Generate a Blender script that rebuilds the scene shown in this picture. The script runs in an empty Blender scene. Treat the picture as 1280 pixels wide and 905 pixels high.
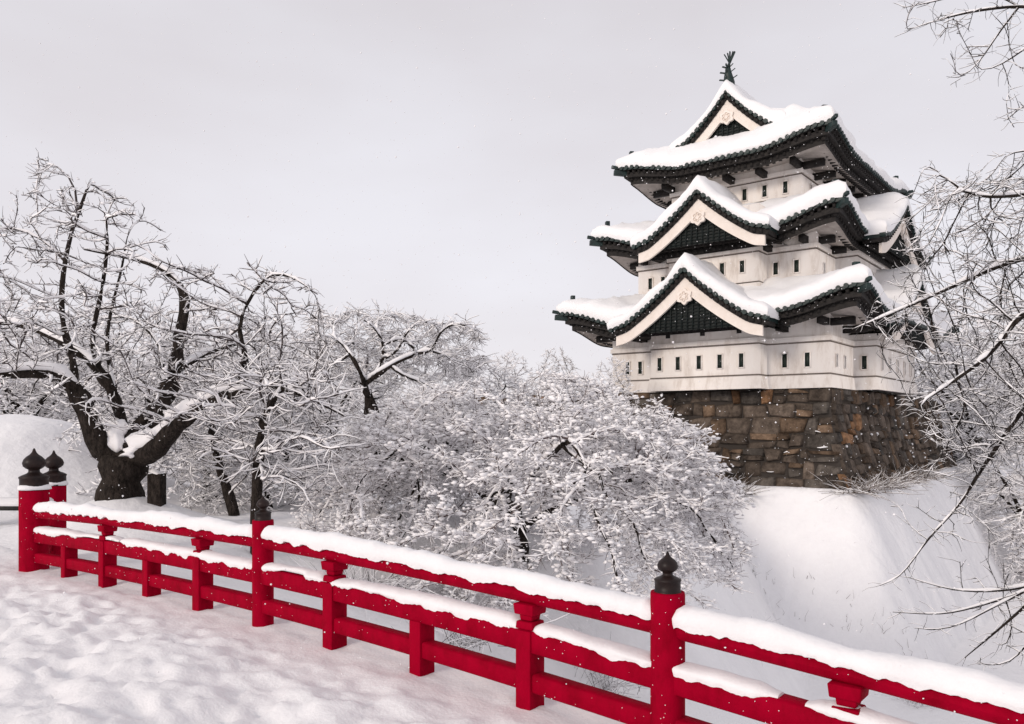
import bpy, math, random
import numpy as np
from math import sin, cos, pi, radians
rng = np.random.default_rng(7)
random.seed(7)
scene = bpy.context.scene
COL = scene.collection

# ------------------------------------------------------------------ camera
EYE = 1.93                       # metres above the bridge deck
HOR = 530.0                      # horizon row in the 1280 px photograph
cam_d = bpy.data.cameras.new('camera')
cam = bpy.data.objects.new('camera', cam_d); COL.objects.link(cam)
cam.location = (0, 0, EYE); cam.rotation_euler = (radians(90), 0, 0)
cam_d.sensor_width = 36.0; cam_d.lens = 36.0 * 1000 / 1280
cam_d.shift_y = (HOR - 452.5) / 1280
cam_d.clip_start = 0.05; cam_d.clip_end = 2000
scene.camera = cam

# ------------------------------------------------------------------ sky, sun, exposure
SUN_EL, SUN_AZ = 20.0, 226.0     # azimuth clockwise from +Y
world = bpy.data.worlds.new('World'); scene.world = world; world.use_nodes = True
nt = world.node_tree; nt.nodes.clear()
wout = nt.nodes.new('ShaderNodeOutputWorld'); bg = nt.nodes.new('ShaderNodeBackground')
bg.inputs['Strength'].default_value = 0.1
sky = nt.nodes.new('ShaderNodeTexSky'); sky.sky_type = 'NISHITA'; sky.sun_disc = False
sky.sun_elevation = radians(SUN_EL); sky.sun_rotation = radians(SUN_AZ)
wtc = nt.nodes.new('ShaderNodeTexCoord')
wmap = nt.nodes.new('ShaderNodeMapping'); wmap.inputs['Scale'].default_value = (1.0, 1.0, 2.4)
wno = nt.nodes.new('ShaderNodeTexNoise'); wno.inputs['Scale'].default_value = 1.7
wno.inputs['Detail'].default_value = 5; wno.inputs['Roughness'].default_value = 0.5
wr = nt.nodes.new('ShaderNodeValToRGB')
wr.color_ramp.elements[0].position = 0.30; wr.color_ramp.elements[0].color = (6.5, 6.1, 6.35, 1)
wr.color_ramp.elements[1].position = 0.72; wr.color_ramp.elements[1].color = (7.65, 7.5, 7.95, 1)
wsep = nt.nodes.new('ShaderNodeSeparateXYZ')
wgr = nt.nodes.new('ShaderNodeMapRange')
wgr.inputs['From Min'].default_value = 0.0; wgr.inputs['From Max'].default_value = 0.5
wgr.inputs['To Min'].default_value = 1.05; wgr.inputs['To Max'].default_value = 0.88
wmul = nt.nodes.new('ShaderNodeVectorMath'); wmul.operation = 'SCALE'
wmix = nt.nodes.new('ShaderNodeMixRGB'); wmix.inputs['Fac'].default_value = 0.95
L = nt.links.new
L(wtc.outputs['Generated'], wmap.inputs['Vector']); L(wmap.outputs['Vector'], wno.inputs['Vector'])
L(wno.outputs['Fac'], wr.inputs['Fac'])
L(wtc.outputs['Generated'], wsep.inputs['Vector']); L(wsep.outputs['Z'], wgr.inputs['Value'])
L(wr.outputs['Color'], wmul.inputs[0]); L(wgr.outputs['Result'], wmul.inputs['Scale'])
L(sky.outputs['Color'], wmix.inputs['Color1']); L(wmul.outputs['Vector'], wmix.inputs['Color2'])
L(wmix.outputs['Color'], bg.inputs['Color']); L(bg.outputs['Background'], wout.inputs['Surface'])

sun_d = bpy.data.lights.new('sun', 'SUN'); sun_d.energy = 1.5; sun_d.angle = radians(14)
sun_d.color = (1.0, 0.89, 0.79)
sun = bpy.data.objects.new('sun', sun_d); COL.objects.link(sun)
sun.rotation_euler = (radians(90 - SUN_EL), 0, radians(180 - SUN_AZ) + pi)
sun.rotation_euler = (radians(90 - SUN_EL), 0, radians(-SUN_AZ) + pi)
vs = scene.view_settings
vs.view_transform = 'Standard'; vs.look = 'None'; vs.exposure = 0.24; vs.gamma = 1.0
vs.use_curve_mapping = False
scene.render.engine = 'CYCLES'
scene.cycles.max_bounces = 9; scene.cycles.diffuse_bounces = 9

# ------------------------------------------------------------------ materials
def new_mat(name):
    m = bpy.data.materials.new(name); m.use_nodes = True
    return m, m.node_tree, m.node_tree.nodes['Principled BSDF']

def mat(name, c1, c2=None, scale=4.0, rough=0.7, bump=0.0, bscale=20.0, detail=6, spec=0.3, dist=0.02, vec=(1, 1, 1), c3=None):
    m, t, b = new_mat(name)
    b.inputs['Roughness'].default_value = rough
    b.inputs['Specular IOR Level'].default_value = spec
    tc = t.nodes.new('ShaderNodeTexCoord'); mp = t.nodes.new('ShaderNodeMapping')
    mp.inputs['Scale'].default_value = vec
    t.links.new(tc.outputs['Object'], mp.inputs['Vector'])
    if c2 is None:
        b.inputs['Base Color'].default_value = (*c1, 1)
    else:
        n = t.nodes.new('ShaderNodeTexNoise'); n.inputs['Scale'].default_value = scale
        n.inputs['Detail'].default_value = detail; n.inputs['Roughness'].default_value = 0.65
        r = t.nodes.new('ShaderNodeValToRGB')
        r.color_ramp.elements[0].position = 0.32; r.color_ramp.elements[0].color = (*c1, 1)
        r.color_ramp.elements[1].position = 0.68; r.color_ramp.elements[1].color = (*c2, 1)
        if c3 is not None:
            e = r.color_ramp.elements.new(0.5); e.color = (*c3, 1)
        t.links.new(mp.outputs['Vector'], n.inputs['Vector'])
        t.links.new(n.outputs['Fac'], r.inputs['Fac']); t.links.new(r.outputs['Color'], b.inputs['Base Color'])
    if bump:
        n2 = t.nodes.new('ShaderNodeTexNoise'); n2.inputs['Scale'].default_value = bscale
        n2.inputs['Detail'].default_value = 8
        bp = t.nodes.new('ShaderNodeBump'); bp.inputs['Strength'].default_value = bump
        bp.inputs['Distance'].default_value = dist
        t.links.new(mp.outputs['Vector'], n2.inputs['Vector'])
        t.links.new(n2.outputs['Fac'], bp.inputs['Height']); t.links.new(bp.outputs['Normal'], b.inputs['Normal'])
    return m

M = {}
M['snow'] = mat('snow', (0.80, 0.79, 0.805), (0.86, 0.85, 0.862), 3, 0.8, 0.35, 30, spec=0.15, dist=0.02)
M['roof_snow'] = mat('roof_snow', (0.86, 0.855, 0.865), (0.9, 0.895, 0.9), 1, 0.8, 0.3, 6, spec=0.2, dist=0.06)
M['bank_snow'] = mat('bank_snow', (0.85, 0.845, 0.86), (0.9, 0.895, 0.905), 0.8, 0.8, 0.5, 3.0, spec=0.2, dist=0.12)
M['twig_snow'] = mat('twig_snow', (0.92, 0.91, 0.92), None, rough=0.85, spec=0.15)
M['bark'] = mat('bark', (0.008, 0.006, 0.005), (0.05, 0.04, 0.034), 11, 0.9, 1.0, 18, spec=0.1, dist=0.09, vec=(1, 1, 0.5))
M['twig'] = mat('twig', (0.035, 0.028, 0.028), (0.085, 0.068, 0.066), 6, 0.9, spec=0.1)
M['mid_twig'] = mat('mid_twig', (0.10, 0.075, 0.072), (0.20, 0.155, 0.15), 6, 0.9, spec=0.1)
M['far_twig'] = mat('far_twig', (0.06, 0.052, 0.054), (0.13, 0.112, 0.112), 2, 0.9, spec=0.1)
M['red'] = mat('red_lacquer', (0.22, 0.0, 0.010), (0.34, 0.0, 0.018), 7, 0.7, 0.5, 22, spec=0.03, dist=0.008, vec=(1, 1, .6), c3=(.29, .0, .015))
M['black'] = mat('black_bronze', (0.008, 0.005, 0.005), (0.026, 0.014, 0.012), 9, 0.45, 0.3, 30, spec=0.22, dist=0.004)
M['plaster'] = mat('plaster', (0.64, 0.575, 0.52), (0.87, 0.83, 0.79), 1.6, 0.85, 0.3, 9, spec=0.15, dist=0.01, vec=(1, 1, .35), detail=10, c3=(0.84, 0.79, 0.745))
M['board'] = mat('board_plaster', (0.76, 0.68, 0.61), (0.85, 0.78, 0.72), 2, 0.8, spec=0.15)
M['joint'] = mat('stone_joint', (0.055, 0.046, 0.04), None, rough=.95)
M['shadow_line'] = mat('shadow_line', (0.14, 0.115, 0.10), None, rough=0.9)  # dark colour painted in as the shadow line along ledge and moulding
M['tile'] = mat('copper_tile', (0.006, 0.012, 0.012), (0.016, 0.038, 0.036), 3, 0.5, spec=0.4)
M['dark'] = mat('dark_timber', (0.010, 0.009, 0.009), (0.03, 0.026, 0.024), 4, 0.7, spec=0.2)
M['soffit'] = mat('soffit', (0.30, 0.27, 0.25), (0.46, 0.42, 0.39), 2, 0.85, spec=0.15)  # wall plaster greyed down, the shade under the eaves is put into its colour
M['lattice'] = mat('gable_copper', (0.003, 0.005, 0.005), (0.007, 0.013, 0.012), 5, 0.6, spec=0.3)
M['glass'] = mat('shutter', (0.012, 0.02, 0.016), None, rough=0.5)
M['wood'] = mat('weathered_wood', (0.02, 0.02, 0.02), (0.05, 0.045, 0.04), 8, 0.9)

def stone_mat():
    m, t, b = new_mat('stone')
    at = t.nodes.new('ShaderNodeAttribute'); at.attribute_name = 'stone_tint'
    tc = t.nodes.new('ShaderNodeTexCoord')
    n = t.nodes.new('ShaderNodeTexNoise'); n.inputs['Scale'].default_value = 2.2; n.inputs['Detail'].default_value = 8
    n.inputs['Roughness'].default_value = 0.7
    r = t.nodes.new('ShaderNodeValToRGB')
    r.color_ramp.elements[0].position = 0.34; r.color_ramp.elements[0].color = (0.5, 0.45, 0.41, 1)
    r.color_ramp.elements[1].position = 0.66; r.color_ramp.elements[1].color = (2.0, 1.88, 1.74, 1)
    mx = t.nodes.new('ShaderNodeMixRGB'); mx.blend_type = 'MULTIPLY'; mx.inputs['Fac'].default_value = 1
    t.links.new(tc.outputs['Object'], n.inputs['Vector']); t.links.new(n.outputs['Fac'], r.inputs['Fac'])
    t.links.new(at.outputs['Color'], mx.inputs['Color1']); t.links.new(r.outputs['Color'], mx.inputs['Color2'])
    t.links.new(mx.outputs['Color'], b.inputs['Base Color'])
    n2 = t.nodes.new('ShaderNodeTexNoise'); n2.inputs['Scale'].default_value = 7; n2.inputs['Detail'].default_value = 8
    bp = t.nodes.new('ShaderNodeBump'); bp.inputs['Strength'].default_value = 0.8; bp.inputs['Distance'].default_value = 0.08
    t.links.new(tc.outputs['Object'], n2.inputs['Vector']); t.links.new(n2.outputs['Fac'], bp.inputs['Height'])
    t.links.new(bp.outputs['Normal'], b.inputs['Normal'])
    b.inputs['Roughness'].default_value = 0.9; b.inputs['Specular IOR Level'].default_value = 0.2
    return m
M['stone'] = stone_mat()

# ------------------------------------------------------------------ helpers
def tag(o, label=None, cat=None, group=None, kind=None):
    if label: o['label'] = label
    if cat: o['category'] = cat
    if group: o['group'] = group
    if kind: o['kind'] = kind
    return o

def empty(name, loc=(0, 0, 0), rz=0.0):
    o = bpy.data.objects.new(name, None); COL.objects.link(o)
    o.location = loc; o.rotation_euler = (0, 0, rz); o.empty_display_size = 0.3
    return o

class MB:
    def __init__(s): s.v = []; s.f = []; s.n = 0; s.attr = []
    def add(s, verts, faces):
        verts = np.asarray(verts, float).reshape(-1, 3); faces = np.asarray(faces, int)
        s.v.append(verts); s.f.append(faces + s.n); s.n += len(verts)
    def box(s, lo, hi):
        x0, y0, z0 = lo; x1, y1, z1 = hi
        v = [(x0,y0,z0),(x1,y0,z0),(x1,y1,z0),(x0,y1,z0),(x0,y0,z1),(x1,y0,z1),(x1,y1,z1),(x0,y1,z1)]
        s.add(v, [(0,3,2,1),(4,5,6,7),(0,1,5,4),(1,2,6,5),(2,3,7,6),(3,0,4,7)])
    def beam(s, a, b, w, h, up=(0, 0, 1), drop=False):
        # box from a to b; width w sideways, height h (centred, or hanging below the line)
        a = np.array(a, float); b = np.array(b, float); d = b - a; d /= np.linalg.norm(d)
        sd = np.cross(d, up); sd /= np.linalg.norm(sd); u = np.cross(sd, d)
        lo, hi = (-h, 0) if drop else (-h/2, h/2)
        v = []
        for p in (a, b):
            for (i, j) in ((-1, lo), (1, lo), (1, hi), (-1, hi)): v.append(p + sd*i*w/2 + u*j)
        s.add(v, [(0,1,2,3),(7,6,5,4),(0,4,5,1),(1,5,6,2),(2,6,7,3),(3,7,4,0)])
    def lathe(s, prof, c, n=20):
        c = np.array(c, float); a = np.arange(n) * 2*pi/n
        v = np.concatenate([np.c_[r*np.cos(a), r*np.sin(a), np.full(n, z)] + c for r, z in prof])
        f = []
        for i in range(len(prof)-1):
            for k in range(n):
                k2 = (k+1) % n; f.append((i*n+k, i*n+k2, (i+1)*n+k2, (i+1)*n+k))
        s.add(v, f)
        m = (len(prof)-1)*n
        s.add(np.r_[v[:n], [c + (0,0,prof[0][1])]], [(k, n, (k+1) % n, k) for k in range(0)] or np.zeros((0,4),int))
    def grid(s, P):
        P = np.asarray(P, float); n, m = P.shape[:2]
        i, j = np.meshgrid(np.arange(n-1), np.arange(m-1), indexing='ij'); k = (i*m+j).ravel()
        s.add(P.reshape(-1, 3), np.c_[k, k+m, k+m+1, k+1])
    def tubes(s, P, R, k=5, flat=1.0):
        # P (N,n,3) polylines, R (N,n) radii -> closed tubes
        P = np.asarray(P, float); R = np.asarray(R, float)
        if P.ndim == 2: P = P[None]; R = R[None]
        N, n, _ = P.shape
        if N == 0: return
        T = np.empty_like(P); T[:, 1:-1] = P[:, 2:] - P[:, :-2]; T[:, 0] = P[:, 1]-P[:, 0]; T[:, -1] = P[:, -1]-P[:, -2]
        T /= np.linalg.norm(T, axis=2, keepdims=True) + 1e-9
        ref = np.tile(np.array([0, 0, 1.0]), (N, n, 1)); vert = np.abs(T[..., 2]) > 0.95
        ref[vert] = (1, 0, 0)
        S = np.cross(T, ref); S /= np.linalg.norm(S, axis=2, keepdims=True) + 1e-9
        U = np.cross(S, T)
        a = np.arange(k) * 2*pi/k + pi/k
        V = P[:, :, None, :] + R[:, :, None, None] * (np.cos(a)[None, None, :, None]*S[:, :, None, :] + flat*np.sin(a)[None, None, :, None]*U[:, :, None, :])
        base = (np.arange(N)*n*k)[:, None, None] + (np.arange(n-1)*k)[None, :, None] + np.arange(k)[None, None, :]
        nx = (np.arange(N)*n*k)[:, None, None] + (np.arange(n-1)*k)[None, :, None] + ((np.arange(k)+1) % k)[None, None, :]
        F = np.stack([base, nx, nx+k, base+k], -1).reshape(-1, 4)
        s.add(V.reshape(-1, 3), F)
    def build(s, name, m, parent=None, smooth=False, bevel=0.0, tint=None):
        v = np.concatenate(s.v) if s.v else np.zeros((0, 3))
        quads = [f for f in s.f if len(f)]
        me = bpy.data.meshes.new(name)
        me.vertices.add(len(v)); me.vertices.foreach_set('co', v.ravel())
        loops = np.concatenate([f.ravel() for f in quads]); sizes = np.concatenate([np.full(len(f), f.shape[1]) for f in quads])
        me.loops.add(len(loops)); me.loops.foreach_set('vertex_index', loops)
        me.polygons.add(len(sizes)); st = np.r_[0, np.cumsum(sizes)[:-1]]
        me.polygons.foreach_set('loop_start', st); me.polygons.foreach_set('loop_total', sizes)
        if smooth: me.polygons.foreach_set('use_smooth', np.ones(len(sizes), bool))
        if tint is not None:
            at = me.color_attributes.new('stone_tint', 'FLOAT_COLOR', 'POINT')
            at.data.foreach_set('color', np.c_[tint, np.ones(len(tint))].ravel())
        me.update(calc_edges=True); me.validate()
        me.materials.append(m)
        o = bpy.data.objects.new(name, me); COL.objects.link(o)
        if parent is not None: o.parent = parent
        if bevel:
            b = o.modifiers.new('bevel', 'BEVEL'); b.width = bevel; b.segments = 2; b.limit_method = 'ANGLE'
        return o

def hash2(ix, iy, seed):
    h = (ix.astype(np.int64)*374761393 + iy.astype(np.int64)*668265263 + seed*1274126177) & 0x7fffffff
    h = ((h ^ (h >> 13))*1274126177) & 0x7fffffff
    return ((h ^ (h >> 16)) & 0xffff) / 65535.0
def vn(x, y, seed=0):
    x = np.asarray(x, float); y = np.asarray(y, float); x, y = np.broadcast_arrays(x, y)
    ix = np.floor(x).astype(int); iy = np.floor(y).astype(int); fx = x-ix; fy = y-iy
    fx = fx*fx*(3-2*fx); fy = fy*fy*(3-2*fy)
    a = hash2(ix, iy, seed); b = hash2(ix+1, iy, seed); c = hash2(ix, iy+1, seed); d = hash2(ix+1, iy+1, seed)
    return (a*(1-fx)+b*fx)*(1-fy)+(c*(1-fx)+d*fx)*fy - 0.5
def fbm(x, y, seed=0, oct=4):
    x = np.asarray(x, float); y = np.asarray(y, float); r = 0; a = 1; 
    for o in range(oct): r = r + a*vn(x*2**o, y*2**o, seed+o); a *= 0.5
    return r
def sstep(a, b, x):
    t = np.clip((np.asarray(x, float)-a)/(b-a), 0, 1); return t*t*(3-2*t)

def at(px, py, Y):
    "world point at depth Y seen at pixel (px, py) of the 1280 px photograph"
    return np.array([(px-640)*Y/1000.0, Y, EYE-(py-HOR)*Y/1000.0])

# ------------------------------------------------------------------ terrain
TH = 0.669; CX, CY, CZ = 15.143, 38.109, EYE+1.739     # near corner of the keep, height of its wall foot
Ld = np.array([-cos(TH), sin(TH)]); Rd = np.array([sin(TH), cos(TH)])
def castle_uv(x, y):
    dx, dy = x-CX, y-CY
    return dx*Ld[0]+dy*Ld[1], dx*Rd[0]+dy*Rd[1]
F0 = np.array([-6.549, 11.0]); FD = np.array([0.8345, -0.6732]); FL = np.linalg.norm(FD)   # fence: metres per strut step
Fd = FD/FL; Fn = np.array([Fd[1], -Fd[0]])   # Fn points to the camera side
if Fn @ (-F0) < 0: Fn = -Fn
STONE_H = 4.85
def rail_z(s):
    s = np.asarray(s, float); sc = np.clip(s, -0.5, 40)
    return 0.86 - np.where(sc < 5, 0.0042, 0.0078)*(sc-5)**2
def deck_z(s): return rail_z(s)-0.85
def terrain(x, y):
    e = np.array([0.35, 0.937]); p0 = np.array([-5.3, 10.4])
    d = (x-p0[0])*e[1]-(y-p0[1])*e[0] + 0.8*fbm(x*.2, y*.2, 5)
    dd = np.maximum(d, 0)
    land = -0.12 - 0.26*np.minimum(dd, 3.7) - 1.5*np.maximum(dd-3.7, 0)
    land = land + 0.25*fbm(x*.35, y*.35, 11)*sstep(11.5, 15, y)
    # ploughed snow heap behind the railing end
    land = land + 2.3*np.exp(-(((x+13.6)/3.4)**2+((y-21.5)/3.2)**2)**1.3)
    land = land + 0.75*np.exp(-(((x+7.3)/1.5)**2+((y-15.2)/1.2)**2))
    u, v = castle_uv(x, y)
    oa, ob = -1.55-u+.35*fbm(v*.3, u*.3, 71), -1.55-v+.35*fbm(u*.3, v*.3, 72); out = np.maximum(.5*(oa+ob+np.sqrt((oa-ob)**2+1.1))-.2, 0)
    terr = CZ-STONE_H+0.12 - 2.05*out + 0.12*fbm(x*.8, y*.8, 21)*np.minimum(out+.3, 1)
    al = np.where(u < v, v, u); terr = terr + (.30*fbm(al*1.3, out*.15, 51, 4)+.08*fbm(al*5, out*.4, 57, 3)+.22*fbm(x*.7, y*.7, 58, 3))*np.minimum(out*.6, 1)
    far = -0.6 - 0.6*np.maximum(34+u, 0)
    floor = -8.2 + 0.3*fbm(x*.15, y*.15, 31)
    bm = np.maximum(np.maximum(land, terr), np.maximum(far, floor))
    return bm
def axis(lo, hi, step, far_lo, far_hi):
    a = list(np.arange(lo, hi+1e-6, step)); s = step; x = hi
    while x < far_hi: s *= 1.25; x += s; a.append(x)
    s = step; x = lo
    while x > far_lo: s *= 1.25; x -= s; a.insert(0, x)
    return np.array(a)
gx = axis(-20, 42, 0.16, -600, 600); gy = axis(4, 52, 0.16, -60, 900)
X, Y = np.meshgrid(gx, gy, indexing='ij')
mb = MB(); mb.grid(np.stack([X, Y, terrain(X, Y)], -1))
g = mb.build('ground', M['bank_snow'], smooth=True); tag(g, kind='structure')

# deck of the bridge: trodden snow
ss = np.arange(-16, 17, 0.045); qq = np.r_[-0.72, -0.7, -0.62, np.arange(-0.55, 9.5, 0.045)]
S, Q = np.meshgrid(ss, qq, indexing='ij')
wx = F0[0]+S*FD[0]+Q*Fn[0]; wy = F0[1]+S*FD[1]+Q*Fn[1]
bump = 0.09*fbm(wx*1.1, wy*1.1, 3, 4) + 0.065*np.maximum(fbm(S*1.9, Q*3.4, 8, 4), -0.1) + 0.05*fbm(wx*7, wy*7, 18, 4)
foot = np.zeros_like(wx)
fr = random.Random(4)
for lane in range(6):
    q0 = 0.9+lane*0.85+fr.uniform(-.2, .2); s0 = -6
    k = 0
    while s0 < 14:
        s0 += fr.uniform(.5, .85); k += 1
        qc = q0+(0.16 if k % 2 else -0.16)+fr.uniform(-.12, .12)
        dist = ((S-s0)*FL/0.17)**2+((Q-qc)/0.10)**2
        msk = dist < 9
        foot[msk] += -0.045*fr.uniform(.2,1)*np.exp(-dist[msk]**1.5) + 0.008*np.exp(-((np.sqrt(dist[msk])-1.45)/.4)**2)
edge = 0.03*np.exp(-((Q+0.45)/0.2)**2)
Zd = deck_z(S) + bump*sstep(0.1, 1.2, Q) + 0.4*bump + foot + edge
Zd[:, 0] -= 1.3; Zd[:, 1] -= 0.12; Zd[:, 2] -= 0.02
mb = MB(); mb.grid(np.stack([wx, wy, Zd], -1))
o = mb.build('snowy_path', M['snow'], smooth=True); tag(o, kind='structure')

# ------------------------------------------------------------------ red bridge railing
def fp(s, q=0.0, z=0.0):
    s = np.asarray(s, float)
    return np.stack(np.broadcast_arrays(F0[0]+s*FD[0]+q*Fn[0], F0[1]+s*FD[1]+q*Fn[1], z), -1)
railing = empty('bridge_railing', (*F0, 0.0))
tag(railing, 'long red lacquered bridge railing with black finials, its rails capped with thick snow', 'railing')
inv = railing.location.copy()
def fpl(s, q=0.0, z=0.0): return fp(s, q, z) - np.array([F0[0], F0[1], 0])
def rail_mesh(name, zoff, w, h, s0, s1, round_=False):
    mb = MB(); n = int((s1-s0)*6)+2; s = np.linspace(s0, s1, n)
    if round_:
        a = np.arange(12)*2*pi/12
        P = np.stack([fpl(s, w/2*cos(t), rail_z(s)+zoff-h/2+h/2*sin(t)) for t in np.r_[a, a[:1]]], 1)
        mb.grid(P)
    else:
        c = 0.012; prof = [(-w/2, -c), (-w/2+c, 0), (w/2-c, 0), (w/2, -c), (w/2, -h+c), (w/2-c, -h), (-w/2+c, -h), (-w/2, -h+c), (-w/2, -c)]
        mb.grid(np.stack([fpl(s, q, rail_z(s)+zoff+dz) for q, dz in prof], 1))
    return mb.build(name, M['red'], railing, smooth=round_)
top_rail = rail_mesh('top_rail', 0.0, 0.125, 0.12, 0.12, 14.5, True)
mid_rail = rail_mesh('mid_rail', -0.29, 0.14, 0.155, 0.12, 14.5)
low_rail = rail_mesh('low_rail', -0.59, 0.125, 0.13, 0.12, 14.5)
def rail_snow(parent, zoff, w, h, segs, drip, seed, lean=0.0):
    mb = MB()
    for (a, b) in segs:
        s = np.arange(a, b, 0.016); s = np.r_[s, b]
        end = sstep(-.02, .14, s-a+.03*fbm(s*20, 0*s, seed))*sstep(-.02, .14, b-s)
        hh = h*(0.85+0.4*fbm(s*1.3, 0*s+seed, seed)+.14*fbm(s*6, 0*s, seed+2))*(0.35+0.65*end)
        ww = w*(1+0.2*fbm(s*1.7, 0*s, seed+3)+.14*fbm(s*9, 0*s, seed+4))*(.6+.4*end)
        d1 = drip*(0.45+1.9*np.maximum(fbm(s*9, 0*s, seed+9, 5), -.3)+.55*np.abs(fbm(s*26, 0*s, seed+13, 2))+0.5*fbm(s*1.1, 0*s, seed+5))
        gap = sstep(0.28, 0.42, fbm(s*0.9, 0*s+.5, seed+17, 3))      # bites where the front edge has fallen off
        d1 = d1*(1-gap)-0.03*gap
        d2 = drip*(0.45+1.2*np.maximum(fbm(s*5, 0*s, seed+29, 4), -.3))
        zt = rail_z(s)+zoff-0.004
        fr_ = (1-0.35*gap)
        rn = lambda k: 1+.10*fbm(s*7, 0*s+k*3.1, seed+60+k, 3)
        pr = [(0.99*fr_, -d1), (1.10*fr_, -d1*0.4+.2*hh), (1.10*fr_, 0.36*hh), (0.98*fr_, .64*hh), (.74, .88*hh), (.36, hh), (-.1, 1.02*hh), (-.5, .95*hh), (-.85, .72*hh), (-1.08, .36*hh), (-1.08, .1*hh), (-.98, -d2)]
        ring = [fpl(s, ww/2*q*rn(k) + lean, zt+z*np.where(np.asarray(z) > 0, rn(k+20), 1)) for k, (q, z) in enumerate(pr)]
        ring.append(ring[0]); mb.grid(np.stack(ring, 1))
        for e in (0, -1):
            R_ = np.stack([r[e] for r in ring[:-1]]); c = R_.mean(0)
            n = len(R_); V = np.r_[R_, [c]]; mb.add(V, np.array([(i, (i+1) % n, n, n) for i in range(n)])[:, :3])
    return mb.build('rail_snow', M['snow'], parent, smooth=True)
rail_snow(top_rail, 0.0, 0.165, 0.132, [(0.0, 4.99), (5.01, 8.99), (9.01, 14.5)], 0.02, 41)
rail_snow(mid_rail, -0.29, 0.16, 0.068, [(0.0, 2.35), (2.37, 4.99), (5.01, 5.97), (5.99, 8.0), (8.02, 8.99), (9.01, 9.66), (9.80, 14.5)], 0.022, 67)
def finial(k, c, parent):
    mb = MB()
    pr = [(.80,-.02),(.80,.06),(.76,.09),(.76,.62),(.80,.66),(.80,.74),(.62,.84),(.40,.93),(.30,1.02),(.30,1.16),(.42,1.22),(.58,1.36),(.62,1.55),(.55,1.75),(.40,1.92),(.22,2.05),(.12,2.18),(.05,2.38),(.0,2.42)]
    mb.lathe([(r*k, z*k) for r, z in pr], c, 24)
    return mb.build('finial', M['black'], parent, smooth=True)
def post(s, r, ztop, q=0.0, fin=None, square=False):
    c = fpl(s, q, 0.0); c = np.array(c).reshape(3); zb = float(deck_z(s))-0.4
    mb = MB()
    rr = r
    mb.lathe([(rr, zb), (rr, ztop-0.02), (rr*.97, ztop), (0, ztop+0.004)], (c[0], c[1], 0), 28)
    p = mb.build('post', M['red'], railing, smooth=False)
    for pl in p.data.polygons: pl.use_smooth = abs(pl.normal.z) < 0.5
    finial(fin or r*0.98, (c[0], c[1], ztop), p)
    return p
p3 = post(9.0, 0.106, 0.895); p2 = post(5.0, 0.1, 1.015); p1 = post(-0.05, 0.185, 1.03, fin=0.235)
p0 = post(-1.0, 0.17, 1.0, q=-0.65, fin=0.22); post(14.0, 0.106, float(rail_z(14))+.18)
def cap_snow(p, s, q, r, z, hh):
    c = np.array(fpl(s, q, 0)).reshape(3); mb = MB(); n = 20
    a = np.arange(n)*2*pi/n
    rad = r*(1.03+0.07*np.sin(3*a+1)); prof = [(1.0, -.03), (1.07, .02), (1.04, .6), (.9, .95), (.6, 1.05), (0.0, 1.1)]
    mb.grid(np.stack([np.c_[c[0]+k*np.r_[rad, rad[:1]]*np.cos(np.r_[a, a[:1]]), c[1]+k*np.r_[rad, rad[:1]]*np.sin(np.r_[a, a[:1]]), z+hh*t+0*np.r_[a, a[:1]]] for k, t in prof], 0))
    mb.build('post_snow', M['snow'], p, smooth=True)
cap_snow(p1, -.05, 0, 0.185, 1.03, 0.07); cap_snow(p0, -1.0, -.65, 0.17, 1.0, .07)
# return rail of the end wing
mb = MB()
for zz in (-0.03, -0.36, -0.62):
    a = fpl(-.1, -0.06, rail_z(0)+zz-.05); b = fpl(-1.0, -.58, rail_z(0)+zz-.05); mb.beam(a, b, .13, .12)
mb.build('wing_rail', M['red'], railing)
mb = MB(); a = fpl(-.1, -0.06, rail_z(0)+.02); b = fpl(-1.0, -.58, rail_z(0)+.02)
mb.tubes(np.linspace(a, b, 9), np.full(9, .085), 10, .7); mb.build('rail_snow', M['snow'], railing, smooth=True)
for s in range(1, 15):
    if s in (5, 9, 14): continue
    tall = (s in (2, 4, 7 - 1, 8, 10, 12)); c = np.array(fpl(s, 0, 0)).reshape(3)
    zr = float(rail_z(s)); mb = MB(); w = 0.088
    def sq(z0, z1, wa, wb=None, dep=None):
        wb = wb or wa; P = []
        for z, w_ in ((z0, wa), (z1, wb)):
            for (i, j) in ((-1, -1), (1, -1), (1, 1), (-1, 1)):
                P.append((c[0]+Fd[0]*i*w_/2+Fn[0]*j*(dep or w_)/2, c[1]+Fd[1]*i*w_/2+Fn[1]*j*(dep or w_)/2, z))
        mb.add(P, [(0,3,2,1),(4,5,6,7),(0,1,5,4),(1,2,6,5),(2,3,7,6),(3,0,4,7)])
    zb = float(deck_z(s))-0.10
    if tall:
        sq(zb, zr-0.296, 0.128, dep=0.17)          # runs past the lower rails
    else:
        sq(zb, zr-0.435, 0.12, dep=0.165)
    st = mb.build('strut', M['red'], railing, bevel=0.006)
    if tall:
        mb = MB(); sq(zr-0.288, zr-0.235, 0.15, 0.14); sq(zr-0.232, zr-0.19, 0.10, 0.11); sq(zr-0.188, zr-0.112, 0.16, 0.175)
        mb.build('capital', M['red'], st, bevel=0.008)

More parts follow.
